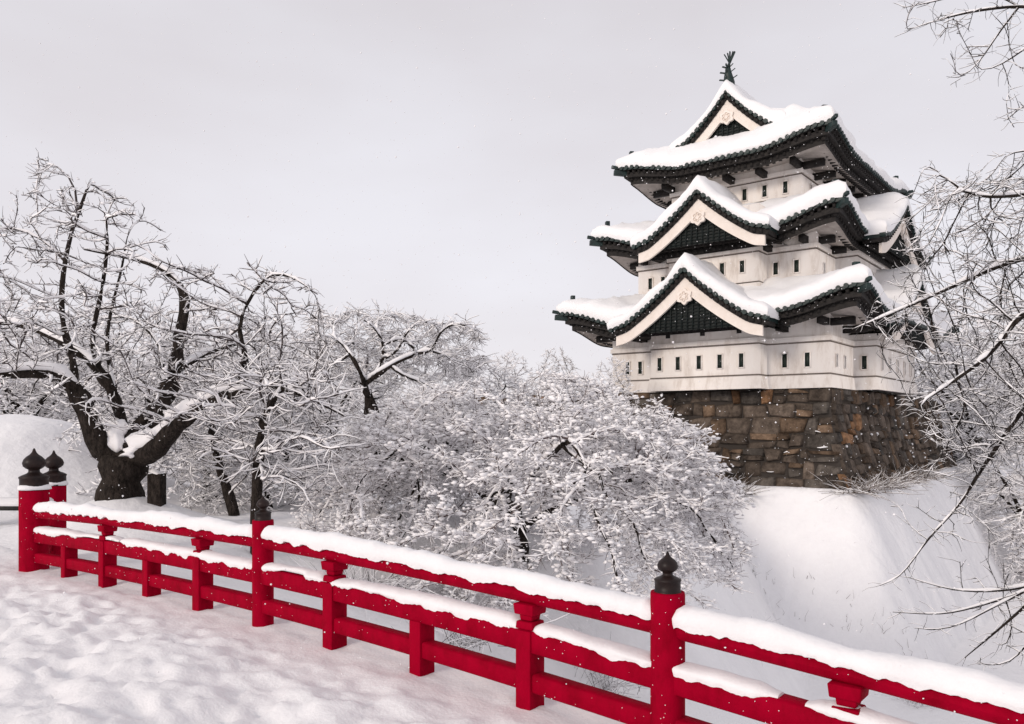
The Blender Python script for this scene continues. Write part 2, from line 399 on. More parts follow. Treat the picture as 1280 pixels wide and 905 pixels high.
q = np.random.default_rng(5); n = 330
s = q.uniform(0.1, 12, n); k = q.integers(0, 3, n); zo = np.array([0, -.29, -.59])[k]; hh = np.array([.12, .155, .13])[k]; dq = np.array([.062, .07, .0625])[k]
z = rail_z(s)+zo-hh*q.uniform(.15, .95, n); Pk = fpl(s, dq, z)
th_ = q.uniform(-.6, 2.2, 70); pc = q.choice([0., 5., 9.], 70); rr_ = np.where(pc == 0, .185, np.where(pc == 5, .1, .106)); a0 = math.atan2(Fn[1], Fn[0])
Pp = fpl(pc, 0, q.uniform(.1, .88, 70)); Pp[:, 0] += rr_*np.cos(a0+th_-.6); Pp[:, 1] += rr_*np.sin(a0+th_-.6)
mb = MB(); Pa = np.r_[Pk, Pp]; v_ = np.array([(-1,-1,-1),(1,-1,-1),(1,1,-1),(-1,1,-1),(-1,-1,1),(1,-1,1),(1,1,1),(-1,1,1)], float)*.6
V = Pa[:, None]+(q.uniform(.0014, .0048, len(Pa))**1.0)[:, None, None]*v_[None]*q.uniform(.5, 1.5, (len(Pa), 8, 3))
F_ = np.array([(0,3,2,1),(4,5,6,7),(0,1,5,4),(1,2,6,5),(2,3,7,6),(3,0,4,7)])
mb.add(V.reshape(-1, 3), (F_[None]+(np.arange(len(Pa))*8)[:, None, None]).reshape(-1, 4))
o = mb.build('stuck_snow', M['twig_snow'], railing, smooth=True); o['kind'] = 'stuff'

# ------------------------------------------------------------------ castle keep   (local x = v, y = u, z = height)
keep = empty('castle_keep', (CX, CY, CZ), pi/2-TH)
tag(keep, 'white three storey castle keep with dark tiled gabled roofs deep in snow', 'castle')
W, D = 12.0, 16.5
class RB:   # storey
    pass
ST = [dict(u0=0, u1=12, v0=0, v1=16.5, z0=0, z1=4.6, bu=(3.05, 8.95), bv=(3.9, 12.6), led=0.68, mou=2.22, p=1.1, top=3.2),
      dict(u0=1.01, u1=10.99, v0=1.16, v1=15.34, z0=4.6, z1=9.4, bu=(3.5, 8.5), bv=(4.3, 12.2), led=5.45, mou=6.98, p=1.1, top=7.8),
      dict(u0=2.28, u1=9.72, v0=2.79, v1=13.75, z0=9.2, z1=14.0, bu=None, bv=None, led=10.2, mou=11.33, p=0, top=12.5)]
def wall_outline(s, off=0.0):
    u0, u1, v0, v1 = s['u0']-off, s['u1']+off, s['v0']-off, s['v1']+off
    if s['bu'] is None: return [(v0, u0), (v1, u0), (v1, u1), (v0, u1)]
    a, b = s['bu']; c, d = s['bv']; p = s['p']
    a -= off; b += off; c -= off; d += off
    return [(v0, u0), (c, u0), (c, u0-p), (d, u0-p), (d, u0), (v1, u0), (v1, u1), (v0, u1), (v0, b), (v0-p, b), (v0-p, a), (v0, a)]
def extrude(mb, out, z0, z1, out2=None):
    out2 = out2 or out; n = len(out)
    V = [(x, y, z0) for x, y in out]+[(x, y, z1) for x, y in out2]
    mb.add(V, [(i, (i+1) % n, n+(i+1) % n, n+i) for i in range(n)])
def ring_cap(mb, o1, z1, o2, z2):
    n = len(o1); V = [(x, y, z1) for x, y in o1]+[(x, y, z2) for x, y in o2]
    mb.add(V, [(i, (i+1) % n, n+(i+1) % n, n+i) for i in range(n)])
for k, s in enumerate(ST):
    mb = MB()
    base = wall_outline(s); 
    extrude(mb, base, s['z0'], s['z1'])
    w = mb.build('wall', M['plaster'], keep)
    mb = MB()      # skirt band and moulding, set proud of the wall
    o1 = wall_outline(s, .16); o2 = wall_outline(s, .07)
    if k == 0:
        extrude(mb, o1, 0.0, s['led']-.06, o2); ring_cap(mb, o2, s['led']-.06, base, s['led']-.03)
        ring_cap(mb, base, 0.0, o1, 0.0)
    else:
        extrude(mb, o2, s['led']-.5, s['led']-.04); ring_cap(mb, o2, s['led']-.04, base, s['led']-.02)
    o3 = wall_outline(s, .09)
    extrude(mb, o3, s['mou']+.05, s['mou']+.28); ring_cap(mb, base, s['mou']+.05, o3, s['mou']+.05); ring_cap(mb, o3, s['mou']+.28, base, s['mou']+.28)
    mb.build('moulding', M['plaster'], w)
    mb = MB()  # raised dark strips, shade put into their colour rather than cut into the wall
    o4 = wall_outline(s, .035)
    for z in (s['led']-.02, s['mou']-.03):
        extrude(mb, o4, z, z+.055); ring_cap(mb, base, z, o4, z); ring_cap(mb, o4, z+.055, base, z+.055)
    mb.build('painted_shadow_line', M['shadow_line'], w)
def window(face, pos, plane, zc, h=0.68, w=0.24, flip=False):
    mb = MB(); t = 0.05; d = 0.07
    def bx(m_, a0, a1, z0, z1, d0, d1):
        if face == 'u': m_.box((plane-d1, a0, z0), (plane-d0, a1, z1))      # left face: plane is v
        else: m_.box((a0, plane-d1, z0), (a1, plane-d0, z1))
    bx(mb, pos-w/2, pos+w/2, zc-h/2, zc+h/2, -0.02, 0.012)
    o = mb.build('window', M['glass'], keep)
    mb = MB()
    bx(mb, pos-w/2-t, pos-w/2, zc-h/2-t, zc+h/2+t, 0, d); bx(mb, pos+w/2, pos+w/2+t, zc-h/2-t, zc+h/2+t, 0, d)
    bx(mb, pos-w/2, pos+w/2, zc+h/2, zc+h/2+t, 0, d-.004); bx(mb, pos-w/2, pos+w/2, zc-h/2-t, zc-h/2, 0, d-.004)
    mb.build('frame', M['plaster'], o)
for u in (3.92, 5.05, 6.18, 7.36, 8.42): window('u', u, -1.1, 1.42)
for u in (1.05, 2.15, 10.2, 11.0): window('u', u, 0, 1.38)
for u in (4.35, 5.43, 6.54, 7.6): window('u', u, 0.06, 6.3, .6)
for u in (1.96, 3.02, 9.4, 10.2): window('u', u, 1.16, 6.2, .62)
for u in (3.1, 4.22, 5.33, 6.5, 7.6, 8.7): window('u', u, 2.79, 10.75, .62)
for v in (0.95, 2.3, 14.0, 15.3): window('v', v, 0.0, 1.35, .55, .16)
for v in (5.0, 6.6, 8.25, 9.9, 11.4): window('v', v, -1.1, 1.4)
for v in (2.3, 13.8): window('v', v, 1.01, 6.15, .45, .16)
for v in (5.4, 7.2, 9.0, 10.9): window('v', v, -.09, 6.2, .6)
for v in (4.2, 6.2, 8.2, 10.2, 12.2): window('v', v, 2.28, 10.75, .6)
window('u', -0.55, 3.9, 1.4)     # arrow slit in the near cheek of the right bay

LIFT = 0.84
def lift(x1, x2, L_=LIFT, a=3.9):
    return L_*(1-sstep(0.3, a, x1))*(1-sstep(0.2, a, x2))
def tensor_axis(lo, hi, step, snow=False):
    n = max(4, int((hi-lo)/step)); base = np.linspace(lo, hi, n+1)
    if not snow: return base, np.ones(n+1)
    e = [(0.03, -.02), (.13, .22), (.14, .5), (.06, .75), (-.1, .92), (-.32, 1.0)]
    A = [lo-o for o, f in e]+[x for x in base if lo+.6 < x < hi-.6]+[hi+o for o, f in e[::-1]]
    F = [f for o, f in e]+[1.0 for x in base if lo+.6 < x < hi-.6]+[f for o, f in e[::-1]]
    return np.array(A), np.array(F)
def skirt_roof(name, u0, u1, v0, v1, ze, run, rise, seed, T=0.74):
    def H(v, u):
        x1 = np.minimum(u-u0, u1-u); x2 = np.minimum(v-v0, v1-v); x1 = np.maximum(x1, 0); x2 = np.maximum(x2, 0)
        d = np.minimum(np.minimum(x1, x2), run)
        return ze + rise*(0.8*(d/run)+.2*(d/run)**2) + lift(x1, x2)
    return roof_from_H(name, H, u0, u1, v0, v1, seed, T)
def roof_from_H(name, H, u0, u1, v0, v1, seed, T):
    av, _ = tensor_axis(v0, v1, .3); au, _ = tensor_axis(u0, u1, .3)
    V, U = np.meshgrid(av, au, indexing='ij'); mb = MB()
    mb.grid(np.stack([V, U, H(V, U)], -1))
    # edge of tiles
    edge = []
    for (fu, n) in ((lambda t: (v0+0*t, u0+(u1-u0)*t), u1-u0), (lambda t: (v1+0*t, u0+(u1-u0)*t), u1-u0), (lambda t: (v0+(v1-v0)*t, u0+0*t), v1-v0), (lambda t: (v0+(v1-v0)*t, u1+0*t), v1-v0)):
        t = np.linspace(0, 1, int(n/.25)); a, b = fu(t); z = H(a, b)
        mb.grid(np.stack([np.c_[a, b, z], np.c_[a, b, z-.16]], 1))
    roof = mb.build(name, M['tile'], keep)
    # round tile ends, rafters, boards
    mt = MB(); mr = MB(); ms = MB()
    for side in range(4):
        n = (u1-u0) if side < 2 else (v1-v0)
        ts = np.arange(.12, n-.05, .34)
        for q in ts:
            if side == 0: p = np.array([v0, u0+q]); o_ = np.array([-1, 0])
            elif side == 1: p = np.array([v1, u0+q]); o_ = np.array([1, 0])
            elif side == 2: p = np.array([v0+q, u0]); o_ = np.array([0, -1])
            else: p = np.array([v0+q, u1]); o_ = np.array([0, 1])
            z = float(H(*p)); a = p+o_*.09; b = p-o_*.2
            mt.tubes(np.array([[*b, z-.04], [*a, z-.04]]), np.array([.115, .115]), 8)
            c = a+o_*0.001
            aa = np.arange(8)*2*pi/8+pi/8; tv = np.array([-o_[1], o_[0]])
            mt.add([(c[0]+tv[0]*.115*cos(t), c[1]+tv[1]*.115*cos(t), z-.04+.115*sin(t)) for t in aa], [list(range(8))])
            e1 = p-o_*.1; e2 = p-o_*1.5
            if min(q, n-q) < 1.5: e2 = p-o_*max(.25, min(q, n-q))
            z2 = float(H(*p))
            mr.beam((*e2, z2-.24), (*e1, z2-.24), .13, .2)
            if min(q, n-q) > .45:
                f1 = p-o_*.42; mr.beam((*(p-o_*min(.95, min(q, n-q)+.2)), z2-.6), (*f1, z2-.56), .14, .22)
    mt.build('tile_ends', M['tile'], roof)
    # two stepped fascia boards and the soffit
    for off, za, zb in ((.22, -.16, -.42), (.5, -.42, -.78)):
        a0, a1, b0, b1 = u0+off, u1-off, v0+off, v1-off
        for (fu, n) in ((lambda t: (b0+0*t, a0+(a1-a0)*t), a1-a0), (lambda t: (b1+0*t, a0+(a1-a0)*t), a1-a0), (lambda t: (b0+(b1-b0)*t, a0+0*t), b1-b0), (lambda t: (b0+(b1-b0)*t, a1+0*t), b1-b0)):
            t = np.linspace(0, 1, int(n/.3)); a, b = fu(t)
            va = np.clip(a, v0, v1); 
            zz = ze_edge(H, a, b, u0, u1, v0, v1)
            mr.grid(np.stack([np.c_[a, b, zz+za], np.c_[a, b, zz+zb]], 1))
    mr.build('rafters', M['dark'], roof)
    for off, off2, zz in ((.0, .24, -.16), (.22, .52, -.42), ):
        for side in range(4):
            n = (u1-u0) if side < 2 else (v1-v0); t = np.linspace(0, 1, int(n/.3))
            rows = []
            for of in ((off, off2) if off < .4 else np.linspace(off, off2, 4)):
                a0, a1, b0, b1 = u0+of, u1-of, v0+of, v1-of
                if side == 0: a, b = b0+0*t, a0+(a1-a0)*t
                elif side == 1: a, b = b1+0*t, a0+(a1-a0)*t
                elif side == 2: a, b = b0+(b1-b0)*t, a0+0*t
                else: a, b = b0+(b1-b0)*t, a1+0*t
                rows.append(np.c_[a, b, ze_edge(H, a, b, u0, u1, v0, v1, 1.0 if off < .1 else .8 if off < .4 else .55 if of > .6 else .8)+zz])
            ms.grid(np.stack(rows, 1))
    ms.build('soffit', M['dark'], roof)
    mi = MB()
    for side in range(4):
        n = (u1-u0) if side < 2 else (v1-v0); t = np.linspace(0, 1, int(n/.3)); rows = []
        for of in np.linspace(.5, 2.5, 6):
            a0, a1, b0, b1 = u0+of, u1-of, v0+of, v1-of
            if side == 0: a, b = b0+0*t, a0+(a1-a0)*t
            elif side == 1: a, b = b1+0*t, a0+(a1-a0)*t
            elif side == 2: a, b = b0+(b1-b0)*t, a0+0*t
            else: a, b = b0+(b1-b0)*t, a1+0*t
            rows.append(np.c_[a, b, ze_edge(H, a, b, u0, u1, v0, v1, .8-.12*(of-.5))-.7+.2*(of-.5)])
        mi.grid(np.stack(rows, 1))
    mi.build('shaded_eave_plaster', M['soffit'], roof)
    mk = MB()      # dark beam ends under the eaves
    for side in range(4):
        n = (u1-u0) if side < 2 else (v1-v0)
        for q in np.linspace(2.3, n-2.3, max(3, int(n/2.2))):
            for o1_, o2_, dz in ((1.05, 2.4, -.72),):
                if side == 0: p, o_ = np.array([v0, u0+q]), np.array([1, 0])
                elif side == 1: p, o_ = np.array([v1, u0+q]), np.array([-1, 0])
                elif side == 2: p, o_ = np.array([v0+q, u0]), np.array([0, 1])
                else: p, o_ = np.array([v0+q, u1]), np.array([0, -1])
                z = float(ze_edge(H, np.array([p[0]]), np.array([p[1]]), u0, u1, v0, v1, .6)[0])+dz
                mk.beam((*(p+o_*o1_), z), (*(p+o_*o2_), z), .26, .34)
    mk.build('brackets', M['dark'], roof)
    # corner ridge ornaments
    for (cv, cu, sv, su) in ((v0, u0, 1, 1), (v0, u1, 1, -1), (v1, u0, -1, 1), (v1, u1, -1, -1)):
        mo = MB(); z = float(H(cv, cu)); dg = np.array([sv, su])/math.sqrt(2)
        mo.beam((cv+dg[0]*1.6, cu+dg[1]*1.6, z-.35), (cv-dg[0]*.28, cu-dg[1]*.28, z-.22), .26, .3)
        mo.beam((cv+dg[0]*.2, cu+dg[1]*.2, z+.0), (cv-dg[0]*.42, cu-dg[1]*.42, z+.1), .17, .18)
        mo.beam((cv+dg[0]*.75, cu+dg[1]*.75, z+.0), (cv+dg[0]*.75, cu+dg[1]*.75, z+1.02), .3, .24, (dg[0], dg[1], 0))
        mo.beam((cv+dg[0]*.3, cu+dg[1]*.3, z+.0), (cv+dg[0]*.3, cu+dg[1]*.3, z+.6), .24, .2, (dg[0], dg[1], 0))
        mo.build('corner_ornament', M['tile'], roof, bevel=.03)
    # snow
    av, fv = tensor_axis(v0, v1, .28, True); au, fu = tensor_axis(u0, u1, .28, True)
    V, U = np.meshgrid(av, au, indexing='ij'); FV, FU = np.meshgrid(fv, fu, indexing='ij')
    f = np.minimum(FV, FU)
    Hs = H(np.clip(V, v0, v1), np.clip(U, u0, u1))
    th = T*(1+.35*fbm(V*.6, U*.6, seed, 3)+.22*fbm(V*1.9, U*1.9, seed+7, 3))
    if seed == 300:      # drift lying in the valley between the gable and the near hip
        th = th+.85*np.exp(-((U-2.3)/1.5)**2)*np.exp(-((V-(v0+VG+1.3))/1.8)**2)
    ragged = 0.14*fbm(V*2.6, U*2.6, seed+3, 4)
    ov = .16*fbm(V*1.6, U*1.6, seed+5, 4)
    V2 = np.clip(V, v0-1, v1+1)+np.where(V < v0, -ov, 0)+np.where(V > v1, ov, 0)
    U2 = U+np.where(U < u0, -ov, 0)+np.where(U > u1, ov, 0)
    ms = MB(); ms.grid(np.stack([V2, U2, Hs+f*th+np.where(f < .6, ragged, 0)], -1))
    ms.build('roof_snow', M['roof_snow'], roof, smooth=True)
    return roof
def ze_edge(H, a, b, u0, u1, v0, v1, fr=.8):
    "eave height at the outer edge nearest to each point"
    x1 = np.minimum(b-u0, u1-b); x2 = np.minimum(a-v0, v1-a)
    a2 = np.where(x2 <= x1, np.where(a-v0 < v1-a, v0, v1), a); b2 = np.where(x1 < x2, np.where(b-u0 < u1-b, u0, u1), b)
    h = H(a2, b2); m = float(H(np.array((v0+v1)/2), np.array(u0))); return m+fr*(h-m)
O1, O2, O3 = 2.16, 1.81, 2.22
skirt_roof('roof', -O1, W+O1, -O1, D+O1, 3.66, 3.2, 1.3, 100)
s2 = ST[1]; skirt_roof('roof', s2['u0']-O2, s2['u1']+O2, s2['v0']-O2, s2['v1']+O2, 7.95, 3.0, 1.5, 200)
# top hip-and-gable roof
s3 = ST[2]; tu0, tu1, tv0, tv1 = s3['u0']-O3, s3['u1']+O3, s3['v0']-O3, s3['v1']+O3
ZE3, RZ = 12.32, 16.25; HW3 = (tu1-tu0)/2; VG = 1.25
def f3(d):
    d = np.abs(d); q = np.clip(1-d/3.15, 0, 1); g_ = 13.5+(RZ+.02-13.5)*(.70*q+.30*q*q)
    return np.where(d < 3.15, g_, 13.5-(13.5-ZE3)*(d-3.15)/(HW3-3.15))-.03
def H3(v, u):
    x1 = np.maximum(np.minimum(u-tu0, tu1-u), 0); x2 = np.maximum(np.minimum(v-tv0, tv1-v), 0)
    g = ZE3+0.62*x2*(0.85+.06*x2); return np.where(x2 < VG+.95, np.minimum(f3(u-6), g), f3(u-6)) + lift(x1, x2, .62, 4.0)
top = roof_from_H('roof', H3, tu0, tu1, tv0, tv1, 300, .66)

def gable(face, c, plane, hw, z0, apex, back, seed, boards=True, ped=True, fill=0, T=.66, front=True, pw=.25, ornament=True):
    """gabled roof whose ridge runs inward from the front plane. face 'u' faces -v, 'v' faces -u; back = depth"""
    flip = face == 'v'
    def X3(a, dep, z):       # a along the facade, dep inward
        a, dep, z = np.broadcast_arrays(np.asarray(a, float), dep, z)
        return np.stack([a, plane+dep, z], -1) if flip else np.stack([plane+dep, a, z], -1)
    def prof(d): q = np.clip(1-np.abs(d)/hw, 0, 1); return z0+(apex-z0)*(.70*q+.30*q*q) + .22*sstep(.75, 1.0, np.abs(d)/hw)
    root = MB(); a = np.linspace(-hw, hw, 41); dp = np.linspace(0, back, 8)
    A, Dp = np.meshgrid(a, dp, indexing='ij'); root.grid(X3(c+A, Dp, prof(A)))
    root.grid(np.stack([X3(c+a, 0, prof(a)), X3(c+a, 0, prof(a)-.14)], 1)); root.grid(np.stack([X3(c+a, 0, prof(a)-.14), X3(c+a, .35, prof(a)-.14)], 1))
    for e in (-hw, hw): root.grid(np.stack([X3(c+e, dp, prof(e)), X3(c+e, dp, prof(e)-.2)], 1))
    r = root.build('gable_roof', M['tile'], keep)
    mt = MB(); mr = MB()
    # tile ends along the rakes
    L_ = np.cumsum(np.r_[0, np.hypot(np.diff(a), np.diff(prof(a)))]); n = int(L_[-1]/.33)
    for q in np.linspace(0, L_[-1], n):
        aa = np.interp(q, L_, a); z = float(prof(aa))-.03
        P0 = X3(c+aa, .2, z); P1 = X3(c+aa, -.1, z); mt.tubes(np.stack([P0, P1])[None], np.array([[.125, .125]]), 8)
        t8 = np.arange(8)*2*pi/8+pi/8; mt.add([X3(c+aa+.125*cos(t), -.101, z+.125*sin(t)) for t in t8], [list(range(8))])
        mr.beam(X3(c+aa, .0, z-.26), X3(c+aa, 1.0, z-.26), .17, .2)
    b1 = prof(a)-.13; mr.grid(np.stack([X3(c+a, .1, b1), X3(c+a, .1, b1-.32)], 1)); mr.grid(np.stack([X3(c+a, .1, b1-.32), X3(c+a, back, b1-.32)], 1))
    mt.build('tile_ends', M['tile'], r); mr.build('rafters', M['dark'], r)
    # bargeboards
    if boards:
        mbd = MB(); th0 = .50; t_ = np.abs(a)/hw
        zt = prof(a)-.44; zb = zt-(.72-.22*t_)*(1-.0*t_)
        ok = np.abs(a) < hw*.985; aa = a[ok]
        for d0, d1 in ((.16, .30),):
            mbd.grid(np.stack([X3(c+aa, d0, zt[ok]), X3(c+aa, d0, zb[ok])], 1)); mbd.grid(np.stack([X3(c+aa, d0, zb[ok]), X3(c+aa, d1, zb[ok])], 1)); mbd.grid(np.stack([X3(c+aa, d0, zt[ok]), X3(c+aa, d1, zt[ok])], 1))
            for e in (0, -1): mbd.grid(np.array([[X3(c+aa[e], d0, zt[ok][e]), X3(c+aa[e], d0, zb[ok][e])], [X3(c+aa[e], d1, zt[ok][e]), X3(c+aa[e], d1, zb[ok][e])]]))
        bd = mbd.build('bargeboard', M['board'], r)
        if ornament:      # hanging gable pendant
            mg = MB(); zc = float(prof(0))-.44-.98
            pts = []
            for t in np.linspace(0, 2*pi, 25)[:-1]:
                rr = .36*(1+.16*cos(6*t)); pts.append((rr*sin(t)*1.05, rr*cos(t)))
            n = len(pts); V = [X3(c+x, .06, zc+z) for x, z in pts]+[X3(c+x, .2, zc+z) for x, z in pts]+[X3(c, .03, zc)]
            mg.add(V, [(i, (i+1) % n, n+(i+1) % n, n+i) for i in range(n)]); mg.add(V, np.array([(i, (i+1) % n, 2*n) for i in range(n)]))
            for t in np.linspace(0, 2*pi, 7)[:-1]:
                mg.tubes(np.stack([X3(c+.17*sin(t), .0, zc+.17*cos(t)), X3(c+.17*sin(t), .06, zc+.17*cos(t))])[None], np.array([[.07, .09]]), 7)
            mg.build('pendant', M['board'], bd)
    if ped:      # recessed dark infill with a fine lattice
        mp = MB(); dd = .42; zb0 = z0-.08
        zt = np.maximum(prof(a)-.6, zb0); mp.grid(np.stack([X3(c+a, dd, zt), X3(c+a, dd, 0*a+zb0)], 1))
        for z in np.arange(zb0+.1, apex-1, .16):
            k = np.interp(z, prof(a[a >= 0])[::-1]-.75, a[a >= 0][::-1]); 
            if k > .2: mp.beam(X3(c-k, dd-.03, z), X3(c+k, dd-.03, z), .06, .05)
        for x in np.arange(-hw+.5, hw-.4, .3):
            zz = float(prof(x))-.8
            if zz > zb0+.1: mp.beam(X3(c+x, dd-.05, zb0), X3(c+x, dd-.05, zz), .06, .07, (1, 0, 0) if not flip else (0, 1, 0))
        mp.build('gable_infill', M['lattice'], r)
    # snow
    e = [(0.06, -.02), (.15, .22), (.16, .5), (.07, .76), (-.12, .93), (-.35, 1.0)]
    A1 = np.r_[[-hw-o for o, f in e], np.linspace(-hw+.6, hw-.6, 33), [hw+o for o, f in e[::-1]]]; FA = np.r_[[f for o, f in e], np.ones(33), [f for o, f in e[::-1]]]
    D1 = np.r_[[-o for o, f in e], np.linspace(.6, back, 12)]; FD_ = np.r_[[f for o, f in e], np.ones(12)]
    A, Dp = np.meshgrid(A1, D1, indexing='ij'); f = np.minimum(*np.meshgrid(FA, FD_, indexing='ij'))
    th = T*(1+.35*fbm(A*.6, Dp*.6, seed, 3)+.2*fbm(A*2, Dp*2, seed+2, 3))+fill*sstep(0, 1, -A/hw); pk = .16*np.exp(-(A/.45)**2)-.12*np.exp(-((np.abs(A)-1.0)/.5)**2)
    z = prof(np.clip(A, -hw, hw))+f*th+f*pk+np.where(f < .6, .06*fbm(A*2.5, Dp*2.5, seed+4, 3), 0)
    ms = MB(); ms.grid(X3(c+A, Dp+np.where(Dp < 0, -.05*fbm(A*1.3, A*.1, seed+9, 3), 0), z)); ms.build('roof_snow', M['roof_snow'], r, smooth=True)
    return r
gable('u', 6.0, -3.26, 4.12, 2.98, 5.95, 4.6, 400)
gable('u', 6.0, -1.75, 3.62, 7.52, 10.15, 4.8, 410)
gable('v', 8.1, -2.3, 5.1, 2.98, 5.95, 4.0, 420)
gable('v', 8.1, -1.6, 4.7, 7.52, 10.15, 4.2, 430)
# main upper roof of the hip-and-gable: both gable ends
def top_gable(sign):
    plane = tv0+VG
    return plane
hw_t = 3.15; z0_t = 13.5
gable('u', 6.0, tv0+VG, hw_t, z0_t, RZ+.05, (tv1-tv0)-2*VG, 440, T=.62, fill=.34)
mb = MB()   # ridge
mb.beam((tv0+VG+.1, 6, RZ+.15), (tv1-VG-.1, 6, RZ+.15), .42, .5); ridge = mb.build('ridge', M['tile'], keep)
mb = MB(); n = 40; vv = np.linspace(tv0+VG+.4, tv1-VG-.4, n)
mb.tubes(np.c_[vv, 6+0*vv, RZ+.42+.05*fbm(vv, 0*vv, 3)], .36*np.r_[.3, .8, np.ones(n-4), .8, .3], 12, .75); mb.build('roof_snow', M['roof_snow'], ridge, smooth=True)
def shachi(v, sgn):
    mb = MB(); z = RZ+.35
    t = np.linspace(0, 1, 14)
    P = np.c_[v+sgn*(.15-.5*np.sin(t*pi)*.5-.1*t), 6+0*t, z+1.45*t]
    R_ = np.interp(t, [0, .12, .3, .6, .85, 1], [.2, .3, .27, .16, .08, .04])
    mb.tubes(P, R_, 10); 
    def fin(a, b, w): mb.beam(a, b, w, .05, (0, 1, 0.01))
    top_ = P[-1]
    for dy, dz, dv in ((-.3, .45, 0), (.3, .45, 0), (0, .55, .05), (-.16, .52, .1), (.16, .52, .1)): fin(top_-np.array([0, 0, .12]), top_+np.array([dv*sgn, dy, dz]), .11)
    for zt, l in ((.35, .5), (.7, .42), (1.0, .3)):
        p = np.array([np.interp(zt, P[:, 2]-z, P[:, 0]), 6, z+zt])
        for sy in (-1, 1): fin(p, p+np.array([-.1*sgn, sy*l, .14]), .13)
        fin(p, p+np.array([-sgn*.34, 0, .12]), .12)
    return mb.build('fish_finial', M['tile'], keep)
shachi(tv0+VG+.45, 1); shachi(tv1-VG-.45, -1)

# ------------------------------------------------------------------ stone base
base = empty('stone_wall', (CX, CY, CZ), pi/2-TH)
tag(base, 'tall brown rampart of fitted stone blocks carrying the white castle keep', 'wall')
def batter(h): q = np.clip(-h/STONE_H, 0, 1.2); return 0.02+1.15*q**1.5
mb = MB(); tints = []
srng = random.Random(11)
def stone(face, a0, a1, h0, h1):
    g_ = .02; a0 += g_; a1 -= g_; h0 += g_; h1 -= g_; pr = srng.uniform(.0, .2); ins = min(.13, (a1-a0)*.2)
    j = lambda k=.12: srng.uniform(-k, k)
    def P(a, h, o):
        off = batter(h)+o
        return (a, -off, h) if face == 'v' else (-off, a, h)
    C4 = [(a0+j(), h0+j(.1)), (a1+j(), h0+j(.1)), (a1+j(), h1+j(.1)), (a0+j(), h1+j(.1))]
    ca = (a0+a1)/2; ch = (h0+h1)/2
    V = [P(a, h, -.28) for a, h in C4]+[P(a, h, -.03) for a, h in C4]
    V += [P(a+(ca-a)*.22, h+(ch-h)*.22, .02+pr*srng.uniform(.5, 1)) for a, h in C4]
    V += [P(ca+j(.1), ch+j(.06), .05+pr)]
    F = [(i, (i+1) % 4, 4+(i+1) % 4, 4+i) for i in range(4)]+[(4+i, 4+(i+1) % 4, 8+(i+1) % 4, 8+i) for i in range(4)]
    mb.add(V, F); mb.add(np.array(V), np.array([(8+i, 8+(i+1) % 4, 12) for i in range(4)])); 
    k = srng.random(); b_ = srng.uniform(.55, 1.25)
    t = np.array((0.084, .070, .060)) if k < .55 else np.array((.110, .080, .058)) if k < .75 else np.array((.066, .061, .057)) if k < .95 else np.array((.16, .095, .055))
    for _ in range(26): tints.append(t*b_)
for face, amin, amax in (('u', -1.4, 26.0), ('v', -1.4, 25.0)):
    h = 0.0
    while h > -STONE_H-.6:
        ch = srng.uniform(.5, .95); a = amin if True else 0
        lo = -batter(h-ch/2)+.06; a = lo
        while a < amax:
            w_ = srng.uniform(.45, 1.5)
            if a+w_ > amax: w_ = amax-a+.01
            if srng.random() < .22:
                m_ = h-ch*srng.uniform(.4, .6); stone(face, a, a+w_, h-ch, m_); stone(face, a, a+w_, m_, h)
            else: stone(face, a, a+w_, h-ch+srng.uniform(-.16, .16), h+srng.uniform(-.05, .05))
            a += w_
        h -= ch
mb.build('stone_facing', M['stone'], base, tint=np.array(tints))
mb = MB(); hs = np.linspace(0, -STONE_H-.6, 8)
mb.grid(np.stack([[(-batter(h)+.07, 26.0, h), (-batter(h)+.07, -batter(h)+.07, h), (25.0, -batter(h)+.07, h)] for h in hs], 0))
mb.grid(np.array([[(25.0, -batter(h)+.07, h), (25.0, 20.0, h)] for h in hs]))
mb.build('core', M['joint'], base)
mb = MB(); mb.box((-.02, 12.05, -.3), (25, 26, .01)); mb.box((16.6, .0, -.3), (25, 12.0, .008)); mb.build('wall_top', M['bank_snow'], base)
mb = MB()
for _ in range(46):      # snow lodged on stone ledges
    a = srng.uniform(-.5, 24); h = -srng.uniform(.5, STONE_H); l = srng.uniform(.15, .5)
    f_ = srng.random() < .4
    P = [(a+t*l, h+.05*srng.uniform(-1, 1)) for t in (0, .33, .66, 1)]
    Q = np.array([((-batter(b)-.09, p, b) if f_ else (p, -batter(b)-.09, b)) for p, b in P])
    mb.tubes(Q, np.array([.02, .06, .05, .02])*srng.uniform(.6, 1.4), 6, .6)
mb.build('ledge_snow', M['twig_snow'], base, smooth=True)
# low wall on the terrace further along the moat
lw = empty('stone_wall', (0, 0, 0)); tag(lw, 'low dark stone wall along the moat bank behind the right tree branches', 'wall')
def cw(u, v, z): return np.array([CX+u*Ld[0]+v*Rd[0], CY+u*Ld[1]+v*Rd[1], z])
mb = MB(); mb.beam(cw(.3, 25.5, -.15), cw(.3, 70, -.15), .6, 1.9); mb.build('wall_face', M['wood'], lw)
mb = MB(); n = 60; P = np.stack([cw(.3, v, .85) for v in np.linspace(25.5, 70, n)]); mb.tubes(P, .42+.1*fbm(np.arange(n)*.3, 0*np.arange(n), 2), 8, .6); mb.build('wall_snow', M['twig_snow'], lw, smooth=True)

